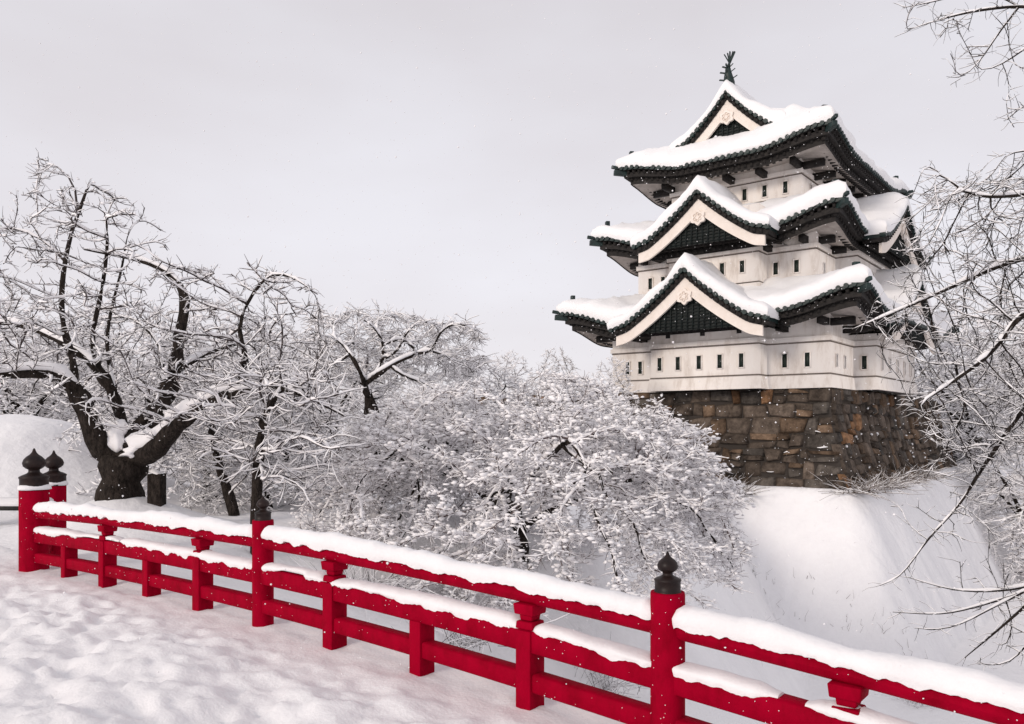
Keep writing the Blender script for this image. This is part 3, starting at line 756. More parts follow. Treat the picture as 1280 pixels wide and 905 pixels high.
# ------------------------------------------------------------------ trees
def colonize(nodes, parents, attr, D_=.2, di=1.5, dk=.35, iters=120, bias=(0, 0, 0), jit=.25, first=40.0, seed=0):
    r_ = np.random.default_rng(seed)
    N = [np.asarray(p, float) for p in nodes]; par = list(parents); cnt = {}
    A = np.asarray(attr, float); Pn = np.array(N)
    best = np.full(len(A), 1e9); bi = np.zeros(len(A), int)
    def upd(start):
        P = np.array(N[start:])
        for c0 in range(0, len(P), 400):
            d = np.linalg.norm(A[:, None]-P[None, c0:c0+400], axis=2); k = d.argmin(1); m = d[np.arange(len(A)), k]
            b = m < best; best[b] = m[b]; bi[b] = k[b]+start+c0
    upd(0); bias = np.array(bias)
    for it in range(iters):
        act = best < (first if it < 6 else di)
        if not act.any(): break
        ids = bi[act]; dv = A[act]-np.array(N)[ids]; dv /= np.linalg.norm(dv, axis=1, keepdims=True)+1e-9
        acc = np.zeros((len(N), 3)); np.add.at(acc, ids, dv); uniq = np.unique(ids); start = len(N)
        for i in uniq:
            if cnt.get(i, 0) >= 3: continue
            d = acc[i]; d = d/(np.linalg.norm(d)+1e-9)+bias+r_.normal(0, jit, 3); d /= np.linalg.norm(d)+1e-9
            N.append(N[i]+d*D_); par.append(i); cnt[i] = cnt.get(i, 0)+1
        if len(N) == start: break
        upd(start)
        keep_ = best > dk
        A = A[keep_]; best = best[keep_]; bi = bi[keep_]
        if len(A) == 0: break
    return np.array(N), np.array(par)

def radii(par, r0, ex, fixed=None):
    n = len(par); acc = np.zeros(n)
    for i in range(n-1, -1, -1):
        if acc[i] == 0: acc[i] = r0**ex
        if par[i] >= 0: acc[par[i]] += acc[i]
    r = acc**(1/ex)
    if fixed is not None:
        m = fixed > 0; r[m] = np.maximum(fixed[m], 0)
        for i in range(n):
            if par[i] >= 0: r[i] = min(r[i], r[par[i]]*1.0)
    return r
def chains(par, r):
    n = len(par); ch = [[] for _ in range(n)]
    for i in range(n):
        if par[i] >= 0: ch[par[i]].append(i)
    out = []; st = [(i, -1) for i in range(n) if par[i] < 0]
    while st:
        i, p = st.pop(); c = [p] if p >= 0 else []
        while True:
            c.append(i)
            if not ch[i]: break
            k = max(ch[i], key=lambda j: r[j])
            for j in ch[i]:
                if j != k: st.append((j, i))
            i = k
        if len(c) > 1: out.append(c)
    return out
def smooth_poly(P, it=2):
    P = P.copy()
    for _ in range(it): P[1:-1] = .25*P[:-2]+.5*P[1:-1]+.25*P[2:]
    return P
def limb_nodes(nodes, par, fix, pts, rads, parent, step=.25):
    "append a traced limb (list of world points) as graph nodes; returns list of node ids"
    pts = np.array(pts, float); L_ = np.r_[0, np.cumsum(np.linalg.norm(np.diff(pts, axis=0), axis=1))]
    n = max(3, int(L_[-1]/step)+1); q = np.linspace(0, L_[-1], n)
    P = np.stack([np.interp(q, L_, pts[:, k]) for k in range(3)], 1); P = smooth_poly(P, 2)
    R_ = np.interp(q, L_, rads); ids = []
    for k in range(n):
        if k == 0 and parent >= 0: prev = parent; continue
        nodes.append(P[k]); par.append(parent if (k == 0 or not ids) else ids[-1]); fix.append(R_[k]); ids.append(len(nodes)-1)
    return ids
def snow_tubes(mb, P, R, r_, wmin, k_thick, k=6):
    "snow lying on top of polylines P (N,n,3) with branch radii R"
    T = np.gradient(P, axis=1); T /= np.linalg.norm(T, axis=2, keepdims=True)+1e-9
    flat = np.sqrt(np.clip(1-T[..., 2]**2, 0, 1)); N, n = R.shape
    nz = r_.uniform(.35, 1.5, (N, n))
    w = (R*.92+wmin)*np.where(R > .05, .8+.2*nz, nz)*np.clip(flat*1.35-.25, 0, 1)
    gone = r_.random((N, 1)) < .08
    w = np.where(gone, 0.0, w); w = np.maximum(w, .0008)
    off = R*.72+w*k_thick*.62
    Q = P.copy(); Q[..., 2] += off*np.clip(flat, .2, 1)
    w[:, 0] *= .6; w[:, -1] *= .35
    if R.max() > .05: Q[..., 2] += w*.25*np.clip(flat, 0, 1)
    mb.tubes(Q, w, k, k_thick*(1.25 if R.max() > .05 else 1))
ICO = None
def ico():
    global ICO
    if ICO is None:
        g_ = (1+5**.5)/2
        v = np.array([(-1,g_,0),(1,g_,0),(-1,-g_,0),(1,-g_,0),(0,-1,g_),(0,1,g_),(0,-1,-g_),(0,1,-g_),(g_,0,-1),(g_,0,1),(-g_,0,-1),(-g_,0,1)], float)/math.hypot(1, g_)
        f = np.array([(0,11,5),(0,5,1),(0,1,7),(0,7,10),(0,10,11),(1,5,9),(5,11,4),(11,10,2),(10,7,6),(7,1,8),(3,9,4),(3,4,2),(3,2,6),(3,6,8),(3,8,9),(4,9,5),(2,4,11),(6,2,10),(8,6,7),(9,8,1)])
        ICO = (v, f)
    return ICO
def lumps(mb, P, rad, r_, flat=.5):
    v, f = ico(); n = len(P)
    sc = r_.uniform(.6, 1.5, (n, 1, 3)); sc[..., 2] *= flat
    V = P[:, None]+rad[:, None, None]*v[None]*sc*r_.uniform(.6, 1.35, (n, 12, 1))
    mb.add(V.reshape(-1, 3), (f[None]+(np.arange(n)*12)[:, None, None]).reshape(-1, 3))
def grow_twigs(N, par, r, rt, per, length, r_, up=.25, droop=0.0, spread=1.0, nseg=4, rad=.006, flatten=.6):
    ids = np.where((r < rt) & (par >= 0))[0]
    if len(ids) == 0: return np.zeros((0, nseg, 3)), np.zeros((0, nseg))
    ids = np.repeat(ids, per); B = N[ids]; Dv = N[ids]-N[par[ids]]; Dv /= np.linalg.norm(Dv, axis=1, keepdims=True)+1e-9
    B = B-Dv*r_.uniform(0, .8, (len(ids), 1))*np.linalg.norm(N[ids]-N[par[ids]], axis=1, keepdims=True)
    rnd = r_.normal(0, 1, (len(ids), 3)); rnd[:, 2] *= flatten
    d = Dv*.9+rnd*spread*.7+np.array([0, 0, up]); d /= np.linalg.norm(d, axis=1, keepdims=True)
    ln = length*r_.uniform(.45, 1.4, (len(ids), 1))
    P = [B]; cur = d
    for k in range(nseg-1):
        cur = cur+r_.normal(0, .22, (len(ids), 3))+np.array([0, 0, -droop]); cur /= np.linalg.norm(cur, axis=1, keepdims=True)
        P.append(P[-1]+cur*ln/(nseg-1))
    P = np.stack(P, 1); R_ = np.tile(np.linspace(rad, rad*.4, nseg), (len(ids), 1))*r_.uniform(.7, 1.3, (len(ids), 1))
    return P, R_
def tree(name, label, cat, N, par, r, loc, twig_sets, r_, snow_w=.012, snow_k=.8, thick_mat='bark', twig_mat='twig', group=None, rt=.035, twig_snow_w=None, twk=4, snow_twig=True, lump=None, blobs=()):
    root = empty(name, loc); tag(root, label, cat, group); loc = np.array(loc, float)
    N = N-loc; C = chains(par, r); by = {}
    mtk = MB(); mtw = MB(); ms = MB()
    for c in C:
        P = N[c]; R_ = r[c].copy()
        if len(c) > 1: R_[0] = min(R_[0], R_[1]*1.25)
        P = smooth_poly(P, 1) if len(c) > 3 else P
        big = R_.max() > rt
        (by.setdefault((len(c), big), [])).append((P, R_))
    for (n, big), lst in by.items():
        P = np.stack([a for a, b in lst]); R_ = np.stack([b for a, b in lst])
        if big:
            Rn = R_*(1+.14*r_.normal(0, 1, R_.shape)*(R_ > .05)); mtk.tubes(P, Rn, 9)
        else: mtw.tubes(P, R_, 4)
        snow_tubes(ms, P, R_, r_, snow_w, snow_k, 7 if big else 5)
    for P, R_, sw in twig_sets:
        P = P-loc; mtw.tubes(P, R_, 3)
        if sw > 0: snow_tubes(ms, P, R_, r_, sw, snow_k, twk)
    if lump:
        cnt_, lo_, hi_, rmax = lump
        ids = np.where((r < rmax) & (par >= 0))[0]; ids = np.repeat(ids, cnt_) if cnt_ >= 1 else ids[r_.random(len(ids)) < cnt_]
        Q = N[ids]+r_.normal(0, .10, (len(ids), 3))*[1, 1, .4]; rad_ = r_.uniform(lo_, hi_, len(ids)); Q[:, 2] += r[ids]+rad_*.3
        lumps(ms, Q, rad_, r_)
        for P, R_, sw in twig_sets:
            P = P-loc; k = r_.integers(1, P.shape[1], len(P)); sel = r_.random(len(P)) < .35
            Q = P[np.arange(len(P)), k][sel]; lumps(ms, Q+[0, 0, .006], r_.uniform(lo_*.5, hi_*.55, len(Q)), r_)
    for (bp, br) in blobs:
        bp = np.array(bp)-loc
        th_, ph_ = np.meshgrid(np.linspace(0, 2*pi, 33), np.linspace(0, pi, 17), indexing='ij')
        D_ = np.stack([np.sin(ph_)*np.cos(th_), np.sin(ph_)*np.sin(th_), np.cos(ph_)], -1)
        k_ = 1+.75*fbm(D_[..., 0]*1.7+bp[0]*9+D_[..., 1], D_[..., 2]*1.9+D_[..., 1]*.8, 5, 3)*np.sin(ph_)
        ms.grid(bp+D_*np.array(br)*k_[..., None])
    tr = None
    if mtk.v: tr = mtk.build('trunk', M[thick_mat], root, smooth=True)
    tw = None
    if mtw.v: tw = mtw.build('twigs', M[twig_mat], root, smooth=False)
    if ms.v: ms.build('branch_snow', M['twig_snow'], tw if tw else root, smooth=True)
    return root

# ---- big old cherry tree behind the railing end
r_ = np.random.default_rng(21)
YT = 15.2
def tp(px, py, dy=0.0): return at(px, py, YT+dy)
nodes, par, fix = [], [], []
tk = limb_nodes(nodes, par, fix, [tp(150, 655), tp(149, 632), tp(150, 605), tp(153, 580), tp(160, 562)], [.50, .46, .45, .43, .40], -1, .2)
jn = tk[-1]
LA = limb_nodes(nodes, par, fix, [tp(150, 590), tp(132, 575, -.1), tp(118, 550, -.2), tp(110, 520, -.3), tp(101, 490, -.4), tp(84, 470, -.5), tp(62, 463, -.7), tp(25, 467, -1.0), tp(-20, 473, -1.3), tp(-70, 460, -1.6)], [.22, .2, .19, .17, .16, .13, .09, .075, .06, .03], tk[-2])
def near(ids, p): return min(ids, key=lambda i: np.linalg.norm(nodes[i]-p))
LA2 = limb_nodes(nodes, par, fix, [tp(99, 478, -.4), tp(88, 440, -.2), tp(76, 400, 0), tp(76, 365, .1), tp(81, 325, .3), tp(90, 285, .5), tp(106, 247, .7), tp(112, 225, .8)], [.07, .06, .055, .05, .043, .037, .03, .015], near(LA, tp(99, 478)))
LB = limb_nodes(nodes, par, fix, [tp(160, 562), tp(152, 520, .2), tp(140, 485, .3), tp(124, 462, .3), tp(105, 443, .4), tp(78, 428, .5), tp(45, 412, .6), tp(10, 402, .8), tp(-40, 408, 1.1)], [.12, .10, .095, .085, .075, .065, .05, .04, .02], jn)
LC = limb_nodes(nodes, par, fix, [tp(164, 562), tp(178, 540, .2), tp(198, 508, .4), tp(214, 490, .5), tp(220, 455, .6), tp(226, 405, .8), tp(236, 374, .8), tp(226, 352, .9), tp(200, 333, 1.0), tp(165, 322, 1.0), tp(141, 319, .9), tp(105, 312, .7)], [.23, .21, .18, .16, .12, .10, .10, .06, .045, .035, .028, .012], jn)
LD = limb_nodes(nodes, par, fix, [tp(168, 572), tp(190, 572, -.3), tp(203, 550, -.5), tp(222, 530, -.7), tp(247, 511, -.9), tp(276, 497, -1.1), tp(304, 488, -1.2), tp(309, 460, -1.2), tp(307, 438, -1.2)], [.2, .19, .17, .15, .13, .11, .10, .075, .05], tk[-2])
limb_nodes(nodes, par, fix, [tp(307, 440, -1.2), tp(293, 412, -1.0), tp(310, 375, -.9), tp(325, 350, -.9), tp(340, 335, -.9), tp(365, 343, -1.0), tp(397, 368, -1.1)], [.045, .035, .03, .026, .022, .016, .008], LD[-1])
limb_nodes(nodes, par, fix, [tp(304, 488, -1.2), tp(330, 478, -1.5), tp(360, 487, -1.8), tp(395, 500, -2), tp(430, 520, -2.2)], [.06, .05, .04, .03, .012], near(LD, tp(304, 488)))
b = limb_nodes(nodes, par, fix, [tp(146, 498, .2), tp(138, 465, .9), tp(131, 427, 1.1), tp(140, 380, 1.2), tp(155, 328, 1.2), tp(158, 295, 1.2)], [.05, .045, .038, .03, .022, .01], near(LB, tp(146, 498)))
b = limb_nodes(nodes, par, fix, [tp(124, 462, .3), tp(112, 428, -.5), tp(127, 367, -.7), tp(136, 304, -.8), tp(133, 262, -.8)], [.05, .045, .038, .028, .012], near(LB, tp(124, 462)))
b = limb_nodes(nodes, par, fix, [tp(81, 325, .3), tp(60, 300, .3), tp(20, 282, .2), tp(-20, 285, .2)], [.03, .022, .016, .008], near(LA2, tp(81, 325)))
b = limb_nodes(nodes, par, fix, [tp(106, 247, .7), tp(95, 225, .7), tp(70, 205, .7), tp(45, 195, .8)], [.025, .018, .012, .006], near(LA2, tp(106, 247)))
b = limb_nodes(nodes, par, fix, [tp(214, 490, .5), tp(200, 470, 1.2), tp(205, 440, 1.6), tp(190, 415, 2), tp(160, 395, 2.2)], [.06, .05, .04, .03, .015], near(LC, tp(214, 490)))
b = limb_nodes(nodes, par, fix, [tp(220, 465, .6), tp(250, 445, 1.2), tp(280, 432, 1.6), tp(330, 425, 2.0)], [.06, .045, .035, .015], near(LC, tp(220, 465)))
# crown volume
poly = np.array([(-90, 480), (-90, 330), (-10, 270), (40, 205), (100, 222), (175, 238), (215, 300), (260, 330), (330, 325), (395, 375), (430, 470), (420, 540), (330, 560), (250, 520), (200, 545), (120, 540), (60, 500), (-40, 520)], float)
def inpoly(pts, poly):
    x, y = pts[:, 0], pts[:, 1]; c = np.zeros(len(pts), bool); j = len(poly)-1
    for i in range(len(poly)):
        cond = ((poly[i, 1] > y) != (poly[j, 1] > y)) & (x < (poly[j, 0]-poly[i, 0])*(y-poly[i, 1])/(poly[j, 1]-poly[i, 1]+1e-9)+poly[i, 0])
        c ^= cond; j = i
    return c
def attr_poly(poly, n, Y0, Y1, r_, dens=None):
    lo, hi = poly.min(0), poly.max(0); out = []
    while len(out) < n:
        p = r_.uniform(lo, hi, (n, 2)); p = p[inpoly(p, poly)]
        if dens is not None: p = p[r_.random(len(p)) < dens(p)]
        for a in p: out.append(at(a[0], a[1], r_.uniform(Y0, Y1)))
    return np.array(out[:n])
A = attr_poly(poly, 1500, YT-2.6, YT+2.6, r_, lambda p: np.clip(.30+.7*sstep(300, 470, p[:, 1]), 0, 1))
N, P_ = colonize(nodes, par, A, .18, 1.6, .27, 70, (0, 0, .10), .2, 3.0, 5)
fx = np.zeros(len(N)); fx[:len(fix)] = fix
R = radii(P_, .008, 2.3, fx)
tw = grow_twigs(N, P_, R, .035, 3, .2, r_, up=.3, rad=.0065, spread=1.2, nseg=3)
tree('cherry_tree', 'old gnarled cherry tree with thick snowy limbs behind the left railing end', 'tree', N, P_, R, at(150, 640, YT), [(tw[0], tw[1], .0055)], r_, snow_w=.013, snow_k=.85, lump=(.35, .015, .04, .03), blobs=[(tp(146, 545, -.12), (.2, .2, .3)), (tp(184, 550, 0), (.13, .16, .22)), (tp(214, 520, -.5), (.12, .12, .12)), (tp(168, 566, -.2), (.24, .16, .12))])

# ---- wide snow-laden cherry in the middle
def crown_tree(seed, h, rad, trunk_r, n_attr, D_, dk, flat=.5, hole=.35, limbs=6, lean=(0, 0), low=.25, bias=(0, 0, .05), ztop=None, jit=.3, clump=0):
    "local-space tree with an umbrella crown"
    q = np.random.default_rng(seed); nodes, par, fix = [], [], []
    fork = h*q.uniform(.16, .22)
    t = limb_nodes(nodes, par, fix, [(0, 0, -.4), (lean[0]*.2, lean[1]*.2, fork*.5), (lean[0]*.4, lean[1]*.4, fork)], [trunk_r*1.3, trunk_r, trunk_r*.9], -1, .2)
    for k in range(limbs):
        a = 2*pi*(k+q.uniform(-.3, .3))/limbs; l = rad*q.uniform(.45, .7); z1 = h*q.uniform(.42, .75)
        p1 = np.array([cos(a)*l*.35+lean[0]*.5, sin(a)*l*.35+lean[1]*.5, fork+(z1-fork)*.5]); p2 = np.array([cos(a+.25)*l+lean[0], sin(a+.25)*l+lean[1], z1])
        limb_nodes(nodes, par, fix, [nodes[t[-1]], p1+q.normal(0, .08*rad*.3, 3), p2], [trunk_r*.55, trunk_r*.42, trunk_r*.22], t[-1], .25)
    out = []
    while len(out) < n_attr:
        p = q.uniform(-1, 1, (n_attr, 3)); rr = np.hypot(p[:, 0], p[:, 1]); z = (p[:, 2]+1)/2
        topz = np.sqrt(np.clip(1-rr**2, 0, 1)); botz = low+.0*rr - .35*np.clip(rr-.55, 0, 1)
        ok = (rr < 1) & (z < .25+.75*topz) & (z > botz) & ((z > (.25+.75*topz)*hole) | (rr > .6))
        if clump: ok &= (fbm(p[:, 0]*clump+3*fbm(p[:, 1]*1.7, p[:, 2]*4+9, seed, 2), p[:, 1]*clump+p[:, 2]*5.0, seed+77, 3) > -.06)
        for a_ in p[ok]: out.append((a_[0]*rad+lean[0], a_[1]*rad+lean[1], (a_[2]+1)/2*h))
    N, P_ = colonize(nodes, par, np.array(out[:n_attr]), D_, rad*.5, dk, 80, bias, jit, rad, seed)
    fx = np.zeros(len(N)); fx[:len(fix)] = fix
    return N, P_, fx
r_ = np.random.default_rng(33)
YC = 16.5; base_c = at(650, 712, YC)
N, P_, fx = crown_tree(9, 4.1, 4.6, .17, 5200, .17, .23, limbs=9, low=.0, hole=.38, clump=3.2, bias=(0, 0, .02))
R = radii(P_, .008, 2.25, fx)
N = N+base_c
tw = grow_twigs(N, P_, R, .028, 5, .25, r_, up=.05, droop=.02, rad=.005, spread=1.15, flatten=.28, nseg=3)
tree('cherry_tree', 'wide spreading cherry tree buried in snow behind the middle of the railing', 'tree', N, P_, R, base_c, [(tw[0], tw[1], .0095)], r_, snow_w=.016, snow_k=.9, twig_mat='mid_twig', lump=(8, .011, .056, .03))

# ---- trees behind, several kinds; each prototype is copied with its parts
def proto_tree(label, seed, h, rad, tr, n, D_, dk, sw, per, length, group, **kw):
    q = np.random.default_rng(seed+500)
    N, P_, fx = crown_tree(seed, h, rad, tr, n, D_, dk, **kw); R = radii(P_, .011, 2.3, fx)
    tw = grow_twigs(N, P_, R, .04, per, length*.6, q, up=.12, droop=.02, rad=.008, flatten=.5, spread=1.1, nseg=3)
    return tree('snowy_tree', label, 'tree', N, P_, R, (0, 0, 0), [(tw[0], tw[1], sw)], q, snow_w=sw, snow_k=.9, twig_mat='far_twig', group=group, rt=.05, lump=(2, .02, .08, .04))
def copy_tree(o, parent=None):
    c = o.copy(); COL.objects.link(c); c.parent = parent
    for ch in list(o.children): copy_tree(ch, c)
    return c
G = 'snow covered trees behind the moat'
protoA = proto_tree('x', 50, 6.5, 4.2, .2, 2600, .24, .36, .02, 3, .55, G, limbs=7, low=.1, hole=.3, clump=2.6)
protoB = proto_tree('x', 51, 8.0, 3.6, .22, 2400, .26, .38, .022, 3, .6, G, limbs=6, low=.15, hole=.3, clump=2.6)
protoC = proto_tree('x', 52, 9.5, 2.6, .16, 1700, .3, .42, .022, 3, .6, G, limbs=5, low=.15, hole=.2, bias=(0, 0, .12))
spots = [  # px of trunk, depth, prototype, scale, turn, label
    (262, 21.5, 'A', .85, .4, 'snowy tree behind the right limbs of the old gnarled cherry'),
    (335, 20.5, 'A', .52, 2.2, 'low snowy tree between the gnarled cherry and the wide middle cherry'),
    (30, 27.0, 'B', .85, 1.1, 'snowy tree behind the left limbs of the gnarled cherry, at the frame edge'),
    (170, 30.0, 'A', 1.05, 3.0, 'snowy tree straight behind the trunk of the gnarled cherry'),
    (330, 33.0, 'B', .85, 5.0, 'taller snowy tree behind the gap right of the gnarled cherry'),
    (590, 32.0, 'A', .72, 4.1, 'rounded snowy tree behind the left half of the wide middle cherry'),
    (640, 44.0, 'C', .68, .2, 'thin pale tree rising over the wide middle cherry'),
    (695, 46.0, 'C', .72, 1.9, 'thin pale tree second to the left of the castle roof'),
    (765, 40.0, 'C', .62, 3.3, 'thin pale tree touching the left corner of the castle'),
    (530, 50.0, 'B', .72, 2.6, 'far snowy tree behind the twisted weeping tree'),
    (420, 52.0, 'A', 1.2, .9, 'far snowy tree left of the twisted weeping tree'),
    (230, 55.0, 'B', 1.0, 1.4, 'far snowy tree deep behind the gnarled cherry'),
    (80, 50.0, 'A', 1.3, 4.4, 'far snowy tree behind the left edge of the gnarled cherry'),
    (1215, 60.0, 'A', 1.6, 2.0, 'snowy tree behind the castle right side, nearest the castle'),
    (1290, 52.0, 'B', 1.35, .6, 'snowy tree at the right frame edge behind the overhanging twigs'),
    (1240, 78.0, 'B', 2.0, 3.9, 'far tall snowy tree beyond the castle rampart on the right'),
]
used = set()
for px, Yd, k, sc, rz, lab in spots:
    pr = {'A': protoA, 'B': protoB, 'C': protoC}[k]
    o = copy_tree(pr) if k in used else pr
    used.add(k); x = (px-640)*Yd/1000
    o.location = (x, Yd, float(terrain(np.array(x), np.array(Yd)))-.1); o.rotation_euler = (0, 0, rz); o.scale = (sc, sc, sc); o['label'] = lab

# ---- twisted weeping tree
r_ = np.random.default_rng(44); YW = 27.0
def wp(px, py, dy=0): return at(px, py, YW+dy)
nodes, par, fix = [], [], []
t = limb_nodes(nodes, par, fix, [wp(468, 590), wp(466, 540), wp(464, 500), wp(458, 488)], [.3, .24, .2, .18], -1, .25)
for pts, rr in (([(458, 488), (452, 468), (440, 445), (425, 425), (405, 420)], (.09, .075, .06, .04, .012)),
                ([(458, 488), (470, 470), (490, 455), (520, 442), (545, 437), (565, 450)], (.10, .08, .065, .05, .035, .012)),
                ([(470, 470), (478, 450), (482, 430), (470, 410), (455, 400)], (.07, .06, .045, .03, .012)),
                ([(520, 442), (512, 425), (490, 422), (480, 432)], (.06, .05, .04, .02)),
                ([(545, 437), (548, 415), (570, 402), (590, 410)], (.04, .035, .025, .01)),
                ([(490, 455), (500, 470), (530, 478), (555, 495)], (.05, .04, .03, .01)), ([(440, 445), (420, 455), (400, 470), (392, 490)], (.045, .035, .025, .01)),
                ([(478, 450), (500, 440), (505, 415), (525, 400), (545, 405)], (.045, .04, .03, .02, .008))):
    pp = [wp(x, y, -1.3+r_.uniform(-.6, .3)) for x, y in pts]; i0 = min(range(len(nodes)), key=lambda i: np.linalg.norm(nodes[i]-pp[0])); pp[0] = nodes[i0]
    limb_nodes(nodes, par, fix, pp, rr, i0)
poly = np.array([(365, 430), (390, 392), (440, 380), (500, 388), (540, 398), (590, 400), (612, 430), (600, 475), (540, 480), (490, 470), (430, 470), (385, 480)], float)
A = attr_poly(poly, 2200, YW-.2, YW+3.0, r_)
N, P_ = colonize(nodes, par, A, .22, 2.5, .33, 60, (0, 0, -.05), .3, 5, 6); fx = np.zeros(len(N)); fx[:len(fix)] = fix
R = radii(P_, .011, 2.3, fx); tw = grow_twigs(N, P_, R, .05, 4, .42, r_, up=-.05, droop=.12, rad=.008, nseg=4, spread=1.1)
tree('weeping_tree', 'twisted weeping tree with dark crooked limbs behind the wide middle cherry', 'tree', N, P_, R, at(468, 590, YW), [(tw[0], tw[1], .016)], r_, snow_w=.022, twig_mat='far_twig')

# ---- slim dark trunks between the gnarled cherry and the middle cherry
def slim(label, pts, Y0, rads, poly, n, seed):
    q = np.random.default_rng(seed); nodes, par, fix = [], [], []
    pp = [at(x, y, Y0+dy) for x, y, dy in pts]; limb_nodes(nodes, par, fix, pp, rads, -1)
    A = attr_poly(np.array(poly, float), n, Y0-1.4, Y0+1.4, q); N, P_ = colonize(nodes, par, A, .18, 1.6, .3, 60, (0, 0, .03), .3, 2.5, seed)
    fx = np.zeros(len(N)); fx[:len(fix)] = fix; R = radii(P_, .008, 2.3, fx); tw = grow_twigs(N, P_, R, .03, 2, .4, q, up=.1, rad=.0065)
    tree('slim_tree', label, 'tree', N, P_, R, pp[0], [(tw[0], tw[1], .012)], q, snow_w=.016)
slim('slim dark tree standing right behind the second black finial from the left', [(322, 700, 0), (320, 640, 0), (322, 590, 0), (325, 540, 0), (332, 505, .1), (348, 488, .3), (372, 470, .5)], 13.2, [.11, .1, .09, .08, .065, .05, .02], [(240, 470), (330, 440), (420, 450), (440, 560), (400, 620), (300, 600), (250, 560)], 700, 61)
slim('slim leaning tree between the gnarled cherry trunk and the second finial', [(302, 690, 0), (293, 640, 0), (280, 600, .1), (268, 565, .2), (264, 535, .3), (255, 500, .5)], 18.0, [.13, .12, .1, .085, .07, .03], [(210, 470), (300, 450), (350, 520), (330, 600), (230, 590)], 500, 62)
# fallen-looking leaning branch with snow, left of the middle cherry
# ---- right tree: trunk outside the frame, its branches hang in
r_ = np.random.default_rng(55); YR = 10.5
def rp(px, py, dy=0): return at(px, py, YR+dy)
nodes, par, fix = [], [], []
t = limb_nodes(nodes, par, fix, [rp(1560, 1150), rp(1555, 900), rp(1545, 700), rp(1530, 560), rp(1520, 430), rp(1500, 300), rp(1470, 180), rp(1430, 80), rp(1380, -20)], [.34, .3, .27, .25, .2, .16, .12, .08, .04], -1, .3)
def nid(p): return min(range(len(nodes)), key=lambda i: np.linalg.norm(nodes[i]-p))
def rl(pts, rads):
    pp = [rp(*p) for p in pts]; i0 = nid(pp[0]); pp[0] = nodes[i0]; return limb_nodes(nodes, par, fix, pp, rads, i0, .15)
rl([(1530, 560), (1430, 470, -.5), (1340, 420, -.8), (1280, 383, -1.0), (1241, 441, -1.1), (1190, 478, -1.2), (1145, 508, -1.3)], [.07, .06, .05, .04, .03, .02, .008])
rl([(1520, 430), (1400, 330, .3), (1320, 315, .5), (1258, 328, .6), (1183, 362, .7), (1120, 390, .8), (1065, 412, .9)], [.07, .055, .04, .03, .022, .015, .006])
rl([(1500, 300), (1420, 250, -.4), (1340, 235, -.6), (1270, 245, -.7), (1215, 248, -.8), (1160, 205, -.8)], [.05, .04, .03, .022, .014, .006])
rl([(1530, 560), (1420, 530, .2), (1340, 490, .2), (1290, 495, .1), (1219, 598, 0), (1202, 630, 0), (1166, 666, 0), (1143, 696, 0), (1126, 725, 0), (1100, 732, 0)], [.06, .05, .042, .035, .022, .018, .014, .011, .008, .004])
rl([(1545, 700), (1420, 700, .3), (1340, 715, .4), (1280, 735, .5), (1240, 740, .5), (1192, 739, .6), (1136, 722, .6)], [.05, .04, .03, .02, .014, .009, .004])
rl([(1340, 715, .4), (1278, 741, .2), (1219, 759, .1), (1179, 769, 0), (1116, 765, 0)], [.028, .02, .014, .01, .004])
rl([(1278, 741, .2), (1230, 765, 0), (1200, 782, -.1), (1170, 790, -.1), (1143, 785, -.1)], [.016, .012, .009, .007, .003])
rl([(1545, 700), (1400, 690, -.6), (1320, 725, -.8), (1280, 759, -.9), (1245, 790, -1.0), (1206, 822, -1.0)], [.045, .035, .026, .018, .012, .005])
rl([(1320, 725, -.8), (1290, 800, -.6), (1260, 835, -.5), (1220, 830, -.5)], [.02, .013, .008, .004])
rl([(1430, 80), (1350, 20, .2), (1280, 6, .3), (1215, 14, .3), (1160, 28, .4), (1130, 40, .4)], [.04, .03, .02, .013, .008, .004])
rl([(1280, 6, .3), (1245, 45, .2), (1225, 78, .1), (1205, 98, .1), (1188, 106, .1)], [.017, .013, .009, .006, .003])
rl([(1350, 20, .2), (1280, 60, -.2), (1255, 82, -.2), (1225, 90, -.2)], [.02, .012, .008, .004])
rl([(1280, 6, .3), (1230, -15, .5), (1170, 2, .5), (1128, 10, .5)], [.014, .01, .007, .003])
rl([(1470, 180), (1380, 150, .3), (1320, 125, .3), (1275, 130, .3), (1262, 142, .3)], [.03, .022, .014, .008, .003])
rl([(1470, 180), (1380, 195, .5), (1310, 185, .5), (1270, 190, .5), (1240, 196, .5)], [.03, .02, .014, .008, .003])
poly = np.array([(1130, 250), (1180, 225), (1260, 215), (1330, 230), (1480, 230), (1480, 560), (1280, 560), (1220, 590), (1160, 560), (1125, 500), (1095, 420), (1100, 370)], float)
A = attr_poly(poly, 3800, YR-1.6, YR+1.8, r_, lambda p: np.clip(.12+.88*sstep(1080, 1240, p[:, 0]), 0, 1))
pl2 = np.array([(1165, 560), (1300, 550), (1420, 600), (1400, 850), (1230, 820), (1180, 640), (1085, 640)], float)
A = np.r_[A, attr_poly(pl2, 130, YR-1, YR+1, r_), attr_poly(np.array([(1140, -20), (1330, -30), (1330, 190), (1260, 200), (1200, 100)], float), 60, YR-.6, YR+.8, r_)]
N, P_ = colonize(nodes, par, A, .14, .95, .2, 60, (-.10, 0, -.05), .16, 1.2, 8); fx = np.zeros(len(N)); fx[:len(fix)] = fix
R = radii(P_, .0045, 2.3, fx)
tw = grow_twigs(N, P_, R, .02, 2, .22, r_, up=.05, droop=.02, rad=.004, flatten=.7)
low = N[:, 0]*0+1
tree('overhanging_tree', 'bare tree reaching in from the right edge with thin snow dusted twigs', 'tree', N, P_, R, rp(1560, 1000), [(tw[0], tw[1], .0018)], r_, snow_w=.0035, snow_k=.9, rt=.02, twig_mat='bark')

